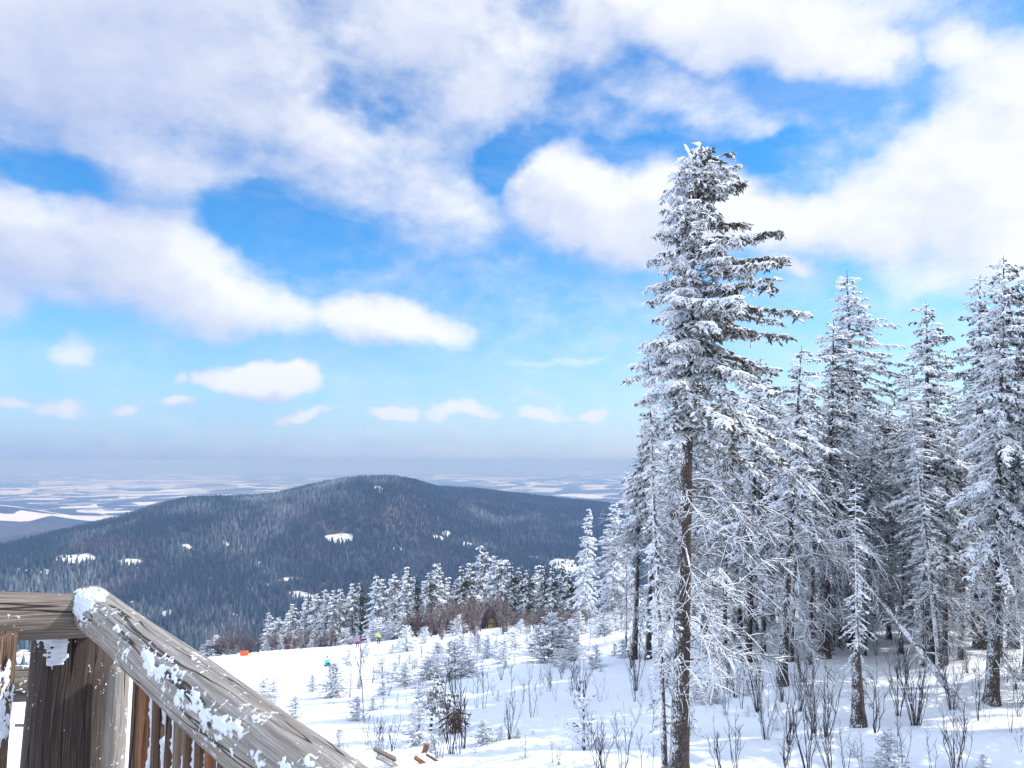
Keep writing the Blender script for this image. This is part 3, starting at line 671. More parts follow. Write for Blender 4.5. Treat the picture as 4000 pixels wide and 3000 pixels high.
for it in sh:
    (px, py), hp, v = it
    B = hit(px, py); k = hp / F * B[1] / 1.6; k2 = .5 * k + .5 * min(k, 1.1)
    o = link('bare_shrub', SH[v], None, B); o.scale = (k2, k2, k); o.rotation_euler[2] = rng.uniform(0, 6.28)
    tag(o, lab[id(it)], 'shrub', 'bare shrubs standing in the snow')
# reddish thicket along the crest
th = []
for i in range(120):
    x = rng.uniform(180, 1720); yb = 1195 + 90 * rng.random() ** 2 + (20 if x < 600 else -20 * (x > 1300)); th.append((c3(x, yb), rng.uniform(150, 300) * (1 - .35 * (x > 1050)) / 4, rng.choice([6, 7, 9, 9])))
for i in range(46):
    x = rng.uniform(230, 1450); th.append((c2(x, 985 - (x - 230) * .085 + rng.uniform(-15, 8)), rng.uniform(90, 210) / 4, rng.choice([6, 9, 9])))
for i in range(30):
    x = rng.uniform(1700, 2150); th.append((c3(x, rng.uniform(1150, 1260)), rng.uniform(120, 200) / 4, rng.choice([5, 7, 5])))
for (px, py), hp, v in th:
    if abs(px - 1059) < 20 and py > 1312: py = 1306
    B = hit(px, py); k = hp / F * B[1] / 1.6
    o = link('thicket_shrub', SH[v], None, B); o.scale = (k * .8, k * .8, k); o.rotation_euler[2] = rng.uniform(0, 6.28)
    tag(o, 'reddish-brown bare shrub in the dense thicket along the crest of the slope' if px > 780 else 'frost-brushed bare shrub in the fringe along the far edge of the piste', 'shrub',
        'reddish shrubs of the thicket' if px > 780 else 'shrubs along the far edge of the piste')

# ------------------------------------------------------------------ log railing in the foreground
def mat_wood(name, base, dark, pale, snowy=.0, warm=None):
    m, nt, b = newmat(name); q = NB(nt)
    uv = q.n('ShaderNodeAttribute', attribute_name='luv').outputs['Vector']
    wob = q.noise(q.v('MULTIPLY', uv, (3.5, 7, 1)).outputs[0], 1.0, 2)
    wv = q.v('ADD', uv, q.v('MULTIPLY', q.n('ShaderNodeCombineXYZ').outputs[0], (0, 0, 0)).outputs[0]).outputs[0]
    cb = q.n('ShaderNodeCombineXYZ'); q.l(q.m('MULTIPLY', q.m('SUBTRACT', wob, .5), .022), cb.inputs[1])
    wv = q.v('ADD', uv, cb.outputs[0]).outputs[0]
    g1 = q.noise(q.v('MULTIPLY', wv, (2.6, 95, 1)).outputs[0], 1.0, 4, .65)
    g2 = q.noise(q.v('MULTIPLY', wv, (7, 330, 1)).outputs[0], 1.0, 3, .6)
    cr = q.noise(q.v('MULTIPLY', wv, (.8, 20, 3)).outputs[0], 1.0, 2, .5)
    crack = q.mr(q.m('ABSOLUTE', q.m('SUBTRACT', cr, .5)), .002, .010)
    lo = q.noise(q.v('MULTIPLY', uv, (4, 9, 1)).outputs[0], 1.0, 3)
    c = q.mix(q.mr(g1, .32, .68), dark, base); c = q.mix(q.mr(g2, .45, .75), c, pale)
    c = q.mix(q.mr(lo, .5, .72, 0, .65), c, warm or dark)
    c = q.mix(crack, tuple(x * .25 for x in dark), c)
    tc = q.n('ShaderNodeTexCoord').outputs['Object']
    if snowy:
        fl = q.mr(q.m('ADD', q.noise(tc, 55, 4, .7), q.m('MULTIPLY', q.noise(tc, 9, 2), .5)), 1.02 - snowy, 1.08 - snowy)
        c = q.mix(fl, c, (.72, .74, .80))
    q.l(c, b.inputs['Base Color'])
    hh = q.m('ADD', q.m('MULTIPLY', g1, .8), q.m('ADD', q.m('MULTIPLY', g2, .3), q.m('MULTIPLY', crack, 1.0)))
    q.l(q.bump(hh, .9, .004), b.inputs['Normal']); b.inputs['Roughness'].default_value = .75
    return m
M['log'] = mat_wood('weathered log', (.29, .265, .24), (.17, .145, .125), (.42, .39, .36), .16, (.22, .19, .16))
M['log_dark'] = mat_wood('dark log', (.17, .145, .125), (.08, .065, .056), (.30, .26, .22), .08, (.11, .088, .072))
M['post'] = mat_wood('post wood', (.062, .046, .040), (.030, .022, .020), (.12, .095, .078), .09, (.04, .027, .025))
M['pale_post'] = mat_wood('pale post', (.28, .235, .18), (.14, .105, .08), (.40, .35, .28), .0, (.26, .19, .12))
M['orange'] = mat_wood('orange wood', (.27, .115, .05), (.14, .058, .03), (.34, .21, .12), .04, (.28, .12, .06))
M['brownlog'] = mat_wood('brown wood', (.15, .09, .062), (.055, .034, .027), (.26, .18, .125), .06, (.09, .05, .035))
def mat_rime():
    m, nt, b = newmat('clinging snow'); q = NB(nt)
    tc = q.n('ShaderNodeTexCoord').outputs['Object']; b.inputs['Base Color'].default_value = (.66, .70, .79, 1)
    q.l(q.bump(q.noise(tc, 160, 3, .7), .8, .004), b.inputs['Normal']); b.inputs['Subsurface Weight'].default_value = .0
    return m
M['rime'] = mat_rime()

def pix(px, py, d):
    v = ray(px, py); return v * (d / v[1])
class Log:
    def __init__(s, p0, p1, r0, r1, seed, ref=(0, 0, 1), lump=.07, bow=0., flat=0.):
        s.p0 = np.array(p0, float); s.p1 = np.array(p1, float); s.L = np.linalg.norm(s.p1 - s.p0); s.T = (s.p1 - s.p0) / s.L
        ref = np.array(ref, float); s.n = ref - ref @ s.T * s.T; s.n /= np.linalg.norm(s.n); s.s = np.cross(s.T, s.n)
        s.r0, s.r1, s.seed, s.lump, s.bow, s.flat = r0, r1, seed, lump, bow, flat
    def rad(s, t, th):
        r = s.r0 + (s.r1 - s.r0) * t; x = t * s.L
        c, d = np.cos(th), np.sin(th)
        return r * (1 + s.lump * 1.6 * vnoise(x * 4 + 3, x * 0, s.seed) + s.lump * (vnoise(c * 1.3 + x * 3, d * 1.3 + 9, s.seed + 1) * 1.6 + .7 * vnoise(c * 3 + 5, d * 3 + x * 8, s.seed + 2)) + .012 * vnoise(th * 9, x * 2, s.seed + 4))
    def pos(s, t, th, extra=0.):
        r = s.rad(t, th) + extra
        b = s.bow * np.sin(t * math.pi); k = vnoise(t * s.L * 2.2, t * 0, s.seed + 7) * s.r0 * .35
        C = s.p0 + t[..., None] * (s.p1 - s.p0) + (b + k)[..., None] * s.n + (vnoise(t * s.L * 2, t * 0 + 4, s.seed + 8) * s.r0 * .3)[..., None] * s.s
        return C + (r * np.cos(th))[..., None] * s.n + (r * np.sin(th) * (1 - s.flat))[..., None] * s.s
    def build(s, name, mat, parent, K=None, S=56):
        K = K or max(30, int(s.L / .012)); th = np.arange(S) * 2 * math.pi / S
        t = np.linspace(0, 1, K)
        tg, hg = np.meshgrid(t, th, indexing='ij'); V = s.pos(tg, hg)
        caps = []
        for end, sgn in ((0, -1), (-1, 1)):
            c = V[end].mean(0)
            caps.append([c + (V[end] - c) * f + s.T * sgn * .012 * (1 - f ** 2) for f in (.93, .6, .03)])
        V = np.concatenate([np.array(caps[0][::-1]), V, np.array(caps[1])]); n = len(V)
        tx = np.concatenate([[0, 0, 0], t, [1, 1, 1]]) * s.L
        fr = np.concatenate([[.02, .4, .9], np.ones(K), [.9, .4, .02]])
        UV = np.stack([np.repeat(tx[:, None], S, 1) + s.seed, np.tile(np.minimum(th, 2 * math.pi - th)[None] * s.r0, (n, 1)) * fr[:, None], np.tile((th > math.pi)[None] * 5., (n, 1))], -1)
        i = np.arange(n - 1)[:, None] * S; j = np.arange(S)[None]; j2 = (j + 1) % S
        Q = np.stack([i + j, i + S + j, i + S + j2, i + j2], -1).reshape(-1, 4)
        return link(name, mesh(name, V.reshape(-1, 3), Q, mat, True, {'luv': UV.reshape(-1, 3)}), parent)
    def snow(s, parent, mask, th0, th1, K=420, S=70, thick=.013, t0=0., t1=1., name='snow_patch'):
        t = np.linspace(t0, t1, K); th = np.linspace(th0, th1, S); tg, hg = np.meshgrid(t, th, indexing='ij')
        x = tg * s.L
        f = mask(tg, hg) + 1.15 * fbm(x * 30, hg * 3.6, s.seed + 20, 4) +   .75 * vnoise(x * 150, hg * 13, s.seed + 30)
        e = np.clip(f, -.25, 1) * thick + .0035 * np.clip(f, 0, 1) * 2 * vnoise(x * 260, hg * 22, 5)
        e = np.where(f > 0, e + .001, -.006)
        V = s.pos(tg, hg, e).reshape(-1, 3)
        i = np.arange(K - 1)[:, None] * S; j = np.arange(S - 1)[None]
        Q = np.stack([i + j, i + S + j, i + S + j + 1, i + j + 1], -1).reshape(-1, 4)
        fm = (f > -.02).reshape(-1); Q = Q[fm[Q].any(axis=1)]
        lab_ = np.arange(len(V))
        while True:
            mn = lab_[Q].min(1); new = lab_.copy()
            for c_ in range(4): np.minimum.at(new, Q[:, c_], mn)
            new = new[new]
            if (new == lab_).all(): break
            lab_ = new
        fl = lab_[Q[:, 0]]; ids, cnt = np.unique(fl, return_counts=True); out = None
        for i_ in ids[cnt > 60][np.argsort(-cnt[cnt > 60])]:
            Qi = Q[fl == i_]; used = np.unique(Qi); mp = np.zeros(len(V), int); mp[used] = np.arange(len(used))
            out = link(name, mesh(name, V[used], mp[Qi], M['rime'], True), parent)
        return out

rail = bpy.data.objects.new('log_railing', None); COL.objects.link(rail); rail.location = (0, 0, 0)
tag(rail, 'weathered grey log railing with clinging snow, cornered on a thick dark post', 'railing')
A = pix(203, 1313, 2.22); Bp = pix(634, 1659, 1.38); Ce = A + (Bp - A) * 1.75
lg = Log(A - (Bp - A) / np.linalg.norm(Bp - A) * .035, Ce, .058, .072, 3, lump=.06, bow=-.005)
lg_o = lg.build('top_rail', M['log'], rail, K=230)
def gauss(x, a, w): return np.exp(-((x - a) / w) ** 2)
# theta: 0 = top of the log; sign chosen so that negative/positive side faces the camera is tested below
side_cam = -1 if (lg.s @ np.array([-1, -1., 0])) < 0 else 1
def m1(t, th):
    a = th * side_cam
    band = .36 * gauss(a, 1.0 - .2 * np.sin(t * 9), .34) - .60
    big = 1.9 * gauss(t, .045, .035) * gauss(a, .55, .75)
    mid = .55 * gauss(t, .30, .07) * gauss(a, .95, .4) + .6 * gauss(t, .47, .06) * gauss(a, .9, .35) + .5 * gauss(t, .66, .07) * gauss(a, .8, .3)
    edge = .35 * gauss(a, 1.75, .25) * gauss(t, .14, .12)
    return band + big + mid + edge
lg.snow(lg_o, m1, -.3 * side_cam, 2.3 * side_cam, thick=.0045)
ll = Log(pix(196, 1324, 2.25), pix(-520, 1362, 1.75), .060, .072, 8, lump=.035, bow=.006)
ll.build('top_rail', M['log_dark'], rail)
po = Log(pix(160, 1352, 2.30), np.array([*pix(160, 1352, 2.30)[:2], -1.75]), .106, .116, 12, ref=(0, -1, 0), lump=.03)
po_o = po.build('post', M['post'], rail)
sc_ = 1 if (po.s @ np.array([1., 0, 0])) > 0 else -1
po.snow(po_o, lambda t, th: 1.6 * gauss(t, .0, .075) * gauss(th, .0 * sc_, .55) - .72, -1.5, 1.5, K=200, S=60, thick=.010, t0=0, t1=.3)
ph = Log(pix(256, 1440, 2.24), np.array([*pix(256, 1440, 2.24)[:2], -1.75]), .028, .031, 13, ref=(0, -1, 0), lump=.05, flat=0)
ph.build('post', M['log'], rail)
lp = Log(pix(-8, 1372, 2.00), np.array([*(pix(-8, 1372, 2.00)[:2] - [.02, 0]), -1.75]), .052, .060, 14, ref=(0, -1, 0), lump=.06)
lp_o = lp.build('post', M['brownlog'], rail)
lp.snow(lp_o, lambda t, th: .75 * gauss(th * (1 if (lp.s @ np.array([1., 0, 0])) > 0 else -1), .95, .8) * sst(t, .02, .06) * (1 - sst(t, .17, .26)) - .42, -1.9, 1.9, K=260, S=80, thick=.006, t0=0, t1=.5)
lr = Log(pix(150, 1468, 2.55), pix(-400, 1500, 2.15), .052, .055, 15, lump=.04); lr_o = lr.build('lower_rail', M['log_dark'], rail)
lr.snow(lr_o, lambda t, th: 1.3 * gauss(t, .07, .05) * gauss(np.abs(th), .9, .7) - .45, -2, 2, K=160, S=50, thick=.008, t0=0, t1=.3)
# upright half logs under the sloping rail, rime ridges in the joints
rg = np.random.default_rng(6); x = 274.
cols = ['brownlog', 'orange', 'brownlog', 'brownlog', 'pale_post', 'brownlog', 'brownlog', 'orange', 'brownlog', 'orange', 'brownlog', 'orange', 'brownlog']
cols = (cols * 2)[:22]
for i in range(22):
    t = np.interp(x, [203, 634], [0, 1]); dd = 2.22 + (1.36 - 2.22) * t ** 1.0
    q = A + (Bp - A) * np.interp(x, [203, 634], [0, 1]); sc = 2.22 * 0 + 1
    # depth along the sloping rail at this column
    tt_ = np.linspace(0, 1, 200); PP = A + (Bp - A) * tt_[:, None]; xs = proj(PP[:, 0], PP[:, 1], PP[:, 2])[0]
    k = np.argmin(abs(xs - x)); c = PP[k] + np.array([-.0, .085, -.035]); w = rg.uniform(.0165, .022)
    l = Log(c, (c[0] + rg.normal(0, .004), c[1], -1.75), w, w * 1.05, 40 + i, ref=(0, -1, 0), lump=.09)
    l.build('upright', M[cols[i]], rail, K=60, S=24)
    T = Tubes(); zz = np.linspace(c[2] - .01, -1.7, 150); rr = .0105 * (1 + .8 * vnoise(zz * 40, zz * 0, i)) * (vnoise(zz * 9, zz * 0 + i, 60) > -.36)
    T.add(np.stack([np.full(150, c[0] + w * .95) + .004 * vnoise(zz * 25, zz * 0, i + 9), np.full(150, c[1] - w * .75), zz], -1), np.maximum(rr, .001), 7, lump=.35, rng=rg)
    me = T.mesh('rime_ridge', M['rime']); link('rime_ridge', me, rail)
    x += w * 2 / c[1] * F * .72

def box_mesh(name, size, mat, seed=0, wob=.0, nx=8, ny=2, nz=2):
    """bevel-free but wobbly board with wood coordinates"""
    import bmesh
    bm = bmesh.new(); bmesh.ops.create_cube(bm, size=1)
    bmesh.ops.subdivide_edges(bm, edges=bm.edges[:], cuts=3, use_grid_fill=True)
    for v in bm.verts:
        v.co.x *= size[0]; v.co.y *= size[1]; v.co.z *= size[2]
        n = float(vnoise(v.co.x * 3 + seed, v.co.y * 9 + v.co.z * 5, seed)); v.co.z += wob * n; v.co.y += wob * .5 * n
    me = bpy.data.meshes.new(name); bm.to_mesh(me); bm.free(); me.materials.append(mat)
    co = np.empty(len(me.vertices) * 3, np.float32); me.vertices.foreach_get('co', co); co = co.reshape(-1, 3)
    a = me.attributes.new('luv', 'FLOAT_VECTOR', 'POINT'); uv = np.stack([co[:, 0] + seed, co[:, 1] + co[:, 2] * .7, co[:, 0] * 0], -1); a.data.foreach_set('vector', uv.astype(np.float32).ravel())
    return me
# platform the camera stands on
dk = bpy.data.objects.new('viewing_platform', None); COL.objects.link(dk); dk.location = (0, 0, -1.75)
tag(dk, 'plank floor of the viewing platform behind the log railing, carried on four posts', 'platform')
for i in range(14): o = link('plank', box_mesh('plank', (2.9, .20, .05), M['pale_post'], i, .004), dk, (-.35, -1.3 + i * .21, -.03))
for x_, y_ in ((-1.6, -1.2), (1.0, -1.2), (-1.6, 1.3), (1.0, 1.3)): link('support_post', box_mesh('support_post', (.16, .16, 5.2), M['post'], 3, .01), dk, (x_, y_, -2.66))
# distant pair of grey boards seen through the gap in the railing
B = hit(68, 1583)
fp = bpy.data.objects.new('board_fence', None); COL.objects.link(fp); fp.location = B; tag(fp, 'two upright grey boards in the snow, seen through the railing gap', 'fence')
for i, dx in enumerate((-.17, .13)):
    link('board', box_mesh('board', (.26, .10, 1.5), M['log'], 5 + i, .01), fp, (dx, .03 * i, .45))
link('rail', box_mesh('rail', (1.6, .06, .14), M['log_dark'], 9, .01), fp, (-.2, .12, .35))

# broken boards and snow heap below the platform
def board(px, py, d, size, rot, mat, label, seed):
    p = pix(px, py, d); o = link('broken_board', box_mesh('broken_board', size, M[mat], seed, .012), None, p); o.rotation_euler = rot
    tag(o, label, 'board'); return o
hb = hit(860, 1648); dB = hb[1]
tx, ty = c4(525, 1465); board(tx, ty, dB - .2, (1.55, .16, .07), (R(20), R(30), R(15)), 'log_dark', 'long brown broken board sloping down to the right, left end of the debris', 31)
tx, ty = c4(470, 1490); board(tx, ty, dB - .5, (.8, .20, .06), (R(10), R(25), R(-10)), 'log', 'short grey board lying just under the long brown board', 32)
tx, ty = c4(790, 1412); board(tx, ty, dB + .2, (.55, .12, .18), (0, R(-72), R(8)), 'orange', 'reddish board end standing upright out of the snow heap', 33)
tx, ty = c4(800, 1520); board(tx, ty, dB - .5, (.9, .14, .09), (R(10), R(36), R(5)), 'orange', 'reddish-brown board sloping into the snow at the bottom of the debris', 34)
tx, ty = c4(940, 1510); board(tx, ty, dB - .3, (1.3, .09, .06), (R(10), R(34), R(20)), 'brownlog', 'thin dark board edge at the right of the snow heap', 35)
tx, ty = c4(250, 1525); board(tx, ty, dB - .6, (.5, .07, .05), (R(10), R(48), R(5)), 'log_dark', 'little pointed stick of wood poking up left of the debris', 36)
def heap(name, c, rx, ry, h, seed, label):
    n = 60; a = np.linspace(-1, 1, n); X, Y = np.meshgrid(a, a, indexing='ij'); r = np.hypot(X, Y)
    Z = h * (np.clip(1 - r ** 2.4, -.35, 1)) * (1 + .5 * fbm(X * 1.5, Y * 1.5, seed, 3)) + .12 * h * fbm(X * 5, Y * 5, seed + 2, 3)
    V = np.stack([X * rx, Y * ry, Z], -1).reshape(-1, 3); i = np.arange(n - 1)[:, None] * n; j = np.arange(n - 1)[None]
    Q = np.stack([i + j, i + n + j, i + n + j + 1, i + j + 1], -1).reshape(-1, 4); r = r.reshape(-1); Q = Q[(r[Q] < 1.12).all(1)]
    o = link(name, mesh(name, V, Q, M['snow']), None, c); tag(o, label, 'snow heap'); return o
heap('snow_heap', pix(*c4(700, 1440), dB + .15) - np.array([0, 0, .25]), 1.0, .8, .38, 4, 'rounded heap of snow lying over the broken boards at bottom centre')
heap('snow_heap', pix(*c4(560, 1545), dB - .4) - np.array([0, 0, .35]), .8, .5, .42, 7, 'small snow heap in front of the broken boards at the bottom edge')

# ------------------------------------------------------------------ people, piste furniture
def plain_mat(name, c, rough=.6):
    m, nt, b = newmat(name); q = NB(nt); tc = q.n('ShaderNodeTexCoord').outputs['Object']
    q.l(q.mix(q.noise(tc, 12, 3), tuple(x * .8 for x in c), tuple(min(1, x * 1.15) for x in c)), b.inputs['Base Color']); b.inputs['Roughness'].default_value = rough; return m
def skin(name, verts, edges, rad, mat, parent, root=0):
    me = bpy.data.meshes.new(name); me.from_pydata(verts, edges, []); me.materials.append(mat)
    o = link(name, me, parent); md = o.modifiers.new('skin', 'SKIN'); md.use_smooth_shade = True
    for i, r in enumerate(rad): me.skin_vertices[0].data[i].radius = (r, r * .85) if not isinstance(r, tuple) else r
    me.skin_vertices[0].data[root].use_root = True
    s = o.modifiers.new('sub', 'SUBSURF'); s.levels = s.render_levels = 2
    return o
SKIN = plain_mat('skin', (.55, .33, .24)); DARK = plain_mat('dark trousers', (.03, .03, .045)); SKI = plain_mat('ski', (.06, .06, .08), .3)
def person(px, py, hgt, jacket, helmet, label, rz, sit=False, arms='out'):
    B = hit(px, py); e = bpy.data.objects.new('person', None); COL.objects.link(e); e.location = B; e.rotation_euler[2] = rz; k = hgt / 1.75; e.scale = (k, k, k)
    tag(e, label, 'person')
    ld = -.48 if sit else 0
    hipz = .93 + ld
    if sit:
        kn = [(.12, -.34, .46), (-.12, -.34, .46)]; an = [(.13, -.62, .10), (-.13, -.62, .10)]; hipz = .26
    else:
        kn = [(.15, -.10, .50), (-.13, -.08, .50)]; an = [(.17, .02, .09), (-.17, .02, .09)]
    sh_ = hipz + .50; lean = -.12
    hd = [(.48, -.35, hipz + .12), (-.48, -.30, hipz + .15)] if arms == 'out' else [(.22, -.35, hipz + .05), (-.22, -.35, hipz + .05)]
    el = [(.36, -.10, hipz + .22), (-.36, -.10, hipz + .22)]
    V = [(0, 0, hipz), (0, lean * .5, hipz + .27), (0, lean, sh_), (0, lean, sh_ + .10), (0, lean - .02, sh_ + .22), (0, lean - .02, sh_ + .33),
         (.19, lean, sh_ - .02), el[0], hd[0], (-.19, lean, sh_ - .02), el[1], hd[1], (.10, 0, hipz - .04), kn[0], an[0], (.19 if not sit else .14, an[0][1] - .17, an[0][2] - .04), (-.10, 0, hipz - .04), kn[1], an[1], (-.19 if not sit else -.14, an[1][1] - .17, an[1][2] - .04)]
    E = [(0, 1), (1, 2), (2, 3), (3, 4), (4, 5), (2, 6), (6, 7), (7, 8), (2, 9), (9, 10), (10, 11), (0, 12), (12, 13), (13, 14), (14, 15), (0, 16), (16, 17), (17, 18), (18, 19)]
    rad = [.13, .12, .14, .055, .09, .08, .07, .05, .035, .07, .05, .035, .09, .065, .045, .035, .09, .065, .045, .035]
    b = skin('body', V, E, rad, SKIN, e)
    ja = skin('jacket', [V[0], V[1], V[2], V[6], V[7], tuple(np.array(V[8]) * .93 + np.array(V[7]) * .07), V[9], V[10], tuple(np.array(V[11]) * .93 + np.array(V[10]) * .07), (0, lean, sh_ + .07)],
              [(0, 1), (1, 2), (2, 3), (3, 4), (4, 5), (2, 6), (6, 7), (7, 8), (2, 9)], [(.20, .16), (.19, .15), (.20, .15), .10, .08, .06, .10, .08, .06, .08], jacket, e)
    skin('trousers', [V[0], V[12], V[13], V[14], V[16], V[17], V[18]], [(0, 1), (1, 2), (2, 3), (0, 4), (4, 5), (5, 6)], [.15, .12, .09, .075, .12, .09, .075], DARK, e)
    hz = sh_ + .28
    skin('helmet', [(0, lean, hz), (0, lean + .01, hz + .07), (0, lean + .01, hz + .13)], [(0, 1), (1, 2)], [.12, .13, .09], helmet, e)
    if not sit:
        for s in (1, -1):
            T = Tubes(); T.add(np.array([(s * .17, -.85, .10), (s * .17, -.75, .03), (s * .17, 0, .02), (s * .17, .75, .02)]), np.array([.02, .045, .05, .04]), 6); link('ski', T.mesh('ski', SKI), e)
            T = Tubes(); h_ = hd[0] if s > 0 else hd[1]; T.add(np.array([(h_[0], h_[1], h_[2] + .08), (h_[0] + s * .1, h_[1] + .25, .02)]), np.array([.012, .012]), 5); link('ski_pole', T.mesh('ski_pole', SKI), e)
    return e
x, y = c4(211, 514); person(x, y, 1.62, plain_mat('pink jacket', (.75, .12, .38)), plain_mat('pink helmet', (.6, .15, .35)), 'skier in a pink jacket and dark trousers with arms spread on the bright piste', .2)
x, y = c4(396, 474); person(x, y, 1.78, plain_mat('lime jacket', (.62, .78, .12)), plain_mat('lime helmet', (.6, .75, .2)), 'skier in a lime yellow jacket and dark trousers at the upper piste edge', -.3)
x, y = c2(1268, 1120); person(x, y, 1.7, plain_mat('teal jacket', (.08, .55, .52)), plain_mat('navy helmet', (.03, .07, .13)), 'person in a teal jacket and dark helmet sitting low in the snow below the piste', 1.1, True, 'in')

def barrier():
    x, y = c2(558, 1022); B = hit(x, y); e = bpy.data.objects.new('orange_barrier', None); COL.objects.link(e); e.location = B
    tag(e, 'bright orange padded mat wrapped round a short post at the far edge of the piste', 'safety mat')
    T = Tubes(); a = np.linspace(-.95, .95, 14); w = 1.3
    V = []; 
    for zz, s in ((0, 1.), (.25, 1.05), (.55, 1.03), (.80, .98)):
        for off in (0, .10):
            for aa in a: V.append((w / 1.6 * math.sin(aa) * s, -.42 * math.cos(aa) * s + off + .4, zz + .03 * math.sin(aa * 4) * (zz > .7)))
    V = np.array(V).reshape(4, 2, 14, 3); idx = np.arange(4 * 2 * 14).reshape(4, 2, 14); Q = []
    for k in range(3):
        for j in range(13):
            Q.append((idx[k, 0, j], idx[k, 0, j + 1], idx[k + 1, 0, j + 1], idx[k + 1, 0, j])); Q.append((idx[k, 1, j + 1], idx[k, 1, j], idx[k + 1, 1, j], idx[k + 1, 1, j + 1]))
    for j in range(13):
        Q.append((idx[3, 0, j], idx[3, 0, j + 1], idx[3, 1, j + 1], idx[3, 1, j]))
    for k in range(3):
        Q.append((idx[k, 0, 0], idx[k + 1, 0, 0], idx[k + 1, 1, 0], idx[k, 1, 0])); Q.append((idx[k, 0, 13], idx[k, 1, 13], idx[k + 1, 1, 13], idx[k + 1, 0, 13]))
    link('mat', mesh('mat', V.reshape(-1, 3), np.array(Q), plain_mat('orange mat', (.85, .12, .03))), e)
    T = Tubes(); T.add(np.array([(0, .2, 0), (0, .2, .95)]), np.array([.07, .07]), 10); T.add(np.array([(0, .2, .95), (0, .2, .97)]), np.array([.07, .005]), 10); link('post', T.mesh('post', M['bark']), e)
barrier()
def cover():
    x, y = c4(1362, 312); B = hit(x, y, 60); e = bpy.data.objects.new('padded_snow_gun', None); COL.objects.link(e); e.location = B; e.rotation_euler[2] = .2
    s = B[1] / F * 20 / 1.7; e.scale = (s, s, s)
    tag(e, 'yellow padded cover with a dark strap round a snow gun by the reddish thicket', 'snow gun')
    yel = plain_mat('yellow padding', (.80, .50, .03))
    import bmesh
    def pad(name, z, hx, hy, hz, mat):
        bm = bmesh.new(); bmesh.ops.create_cube(bm, size=2)
        for v in bm.verts: v.co = Vector((v.co.x * hx * (1 - .08 * (v.co.z > 0)), v.co.y * hy, v.co.z * hz))
        bmesh.ops.bevel(bm, geom=bm.edges[:], offset=min(hx, hz) * .35, segments=4, affect='EDGES')
        me = bpy.data.meshes.new(name); bm.to_mesh(me); bm.free(); me.materials.append(mat)
        for p in me.polygons: p.use_smooth = True
        link(name, me, e, (0, 0, z))
    pad('padding', .38, .42, .35, .36, yel); pad('strap', .80, .38, .30, .07, SKI); pad('padding', 1.22, .45, .36, .36, yel)
    pad('window', 1.26, .16, .38, .09, plain_mat('grey opening', (.25, .22, .15)))
    T = Tubes(); T.add(np.array([(-.48, .1, -.1), (-.48, .1, 1.5)]), np.array([.06, .05]), 8); link('pole', T.mesh('pole', SKI), e)
cover()
x, y = c2(978, 945); B = hit(x, y); T = Tubes(); T.add(B + np.array([(0, 0, -.1), (.02, 0, .8), (.02, 0, 1.9)]), np.array([.035, .035, .03]), 6); T.add(B + np.array([(.02, 0, 1.9), (.02, 0, 1.93)]), np.array([.03, .002]), 6)
tag(link('piste_pole', T.mesh('piste_pole', plain_mat('red pole', (.7, .12, .10)))), 'thin red piste marker pole standing at the far edge of the piste', 'marker pole')

# snow-covered pond with its ring bank at the foot of the forest
pz = hit(1226, 1224, 900, 3000)
n = 48; th_ = np.arange(n) * 2 * math.pi / n; V = []
for r_, z_ in ((0.02, 0), (.55, 0), (.72, 0), (.80, 3), (.92, 3.5), (1.1, -5), (1.25, -20)): V.append(np.stack([58 * r_ * np.cos(th_), 85 * r_ * np.sin(th_), np.full(n, z_) + 4.], -1))
i = np.arange(6)[:, None] * n; j = np.arange(n)[None]; j2 = (j + 1) % n
rf, _nt, _b = newmat('pond snow'); _b.inputs['Base Color'].default_value = (.82, .84, .88, 1); _q = NB(_nt)
_w = _q.v('LENGTH', _q.v('MULTIPLY', _q.n('ShaderNodeTexCoord').outputs['Object'], (1 / 58, 1 / 85, 0)).outputs[0]).outputs['Value']
_q.l(_q.mix(_q.m('MULTIPLY', _q.mr(_w, .66, .70), _q.mr(_w, .80, .76)), (.82, .84, .88), (.25, .27, .3)), _b.inputs['Base Color'])
tag(link('snowy_pond', mesh('snowy_pond', np.concatenate(V), np.stack([i + j, i + n + j, i + n + j2, i + j2], -1).reshape(-1, 4), rf), None, pz), kind='structure')

# ------------------------------------------------------------------ haze
HZ = 62000.
def haze():
    import bmesh
    bm = bmesh.new(); bmesh.ops.create_cube(bm, size=2)
    top, bot = 24., -760.
    for v in bm.verts: v.co = Vector((v.co.x * 82000, v.co.y * 82000, top if v.co.z > 0 else bot))
    me = bpy.data.meshes.new('haze'); bm.to_mesh(me); bm.free()
    m = bpy.data.materials.new('haze'); m.use_nodes = True; nt = m.node_tree; nt.nodes.clear(); q = NB(nt)
    out = q.n('ShaderNodeOutputMaterial'); v = q.n('ShaderNodeVolumePrincipled')
    v.inputs['Density'].default_value = HAZE_D; v.inputs['Color'].default_value = (.182, .30, .563, 1); v.inputs['Absorption Color'].default_value = (.434, .305, .031, 1); v.inputs['Anisotropy'].default_value = .0
    q.l(v.outputs[0], out.inputs['Volume']); me.materials.append(m)
    tag(link('haze', me), kind='stuff')
HAZE_D = 1.5e-4
haze()

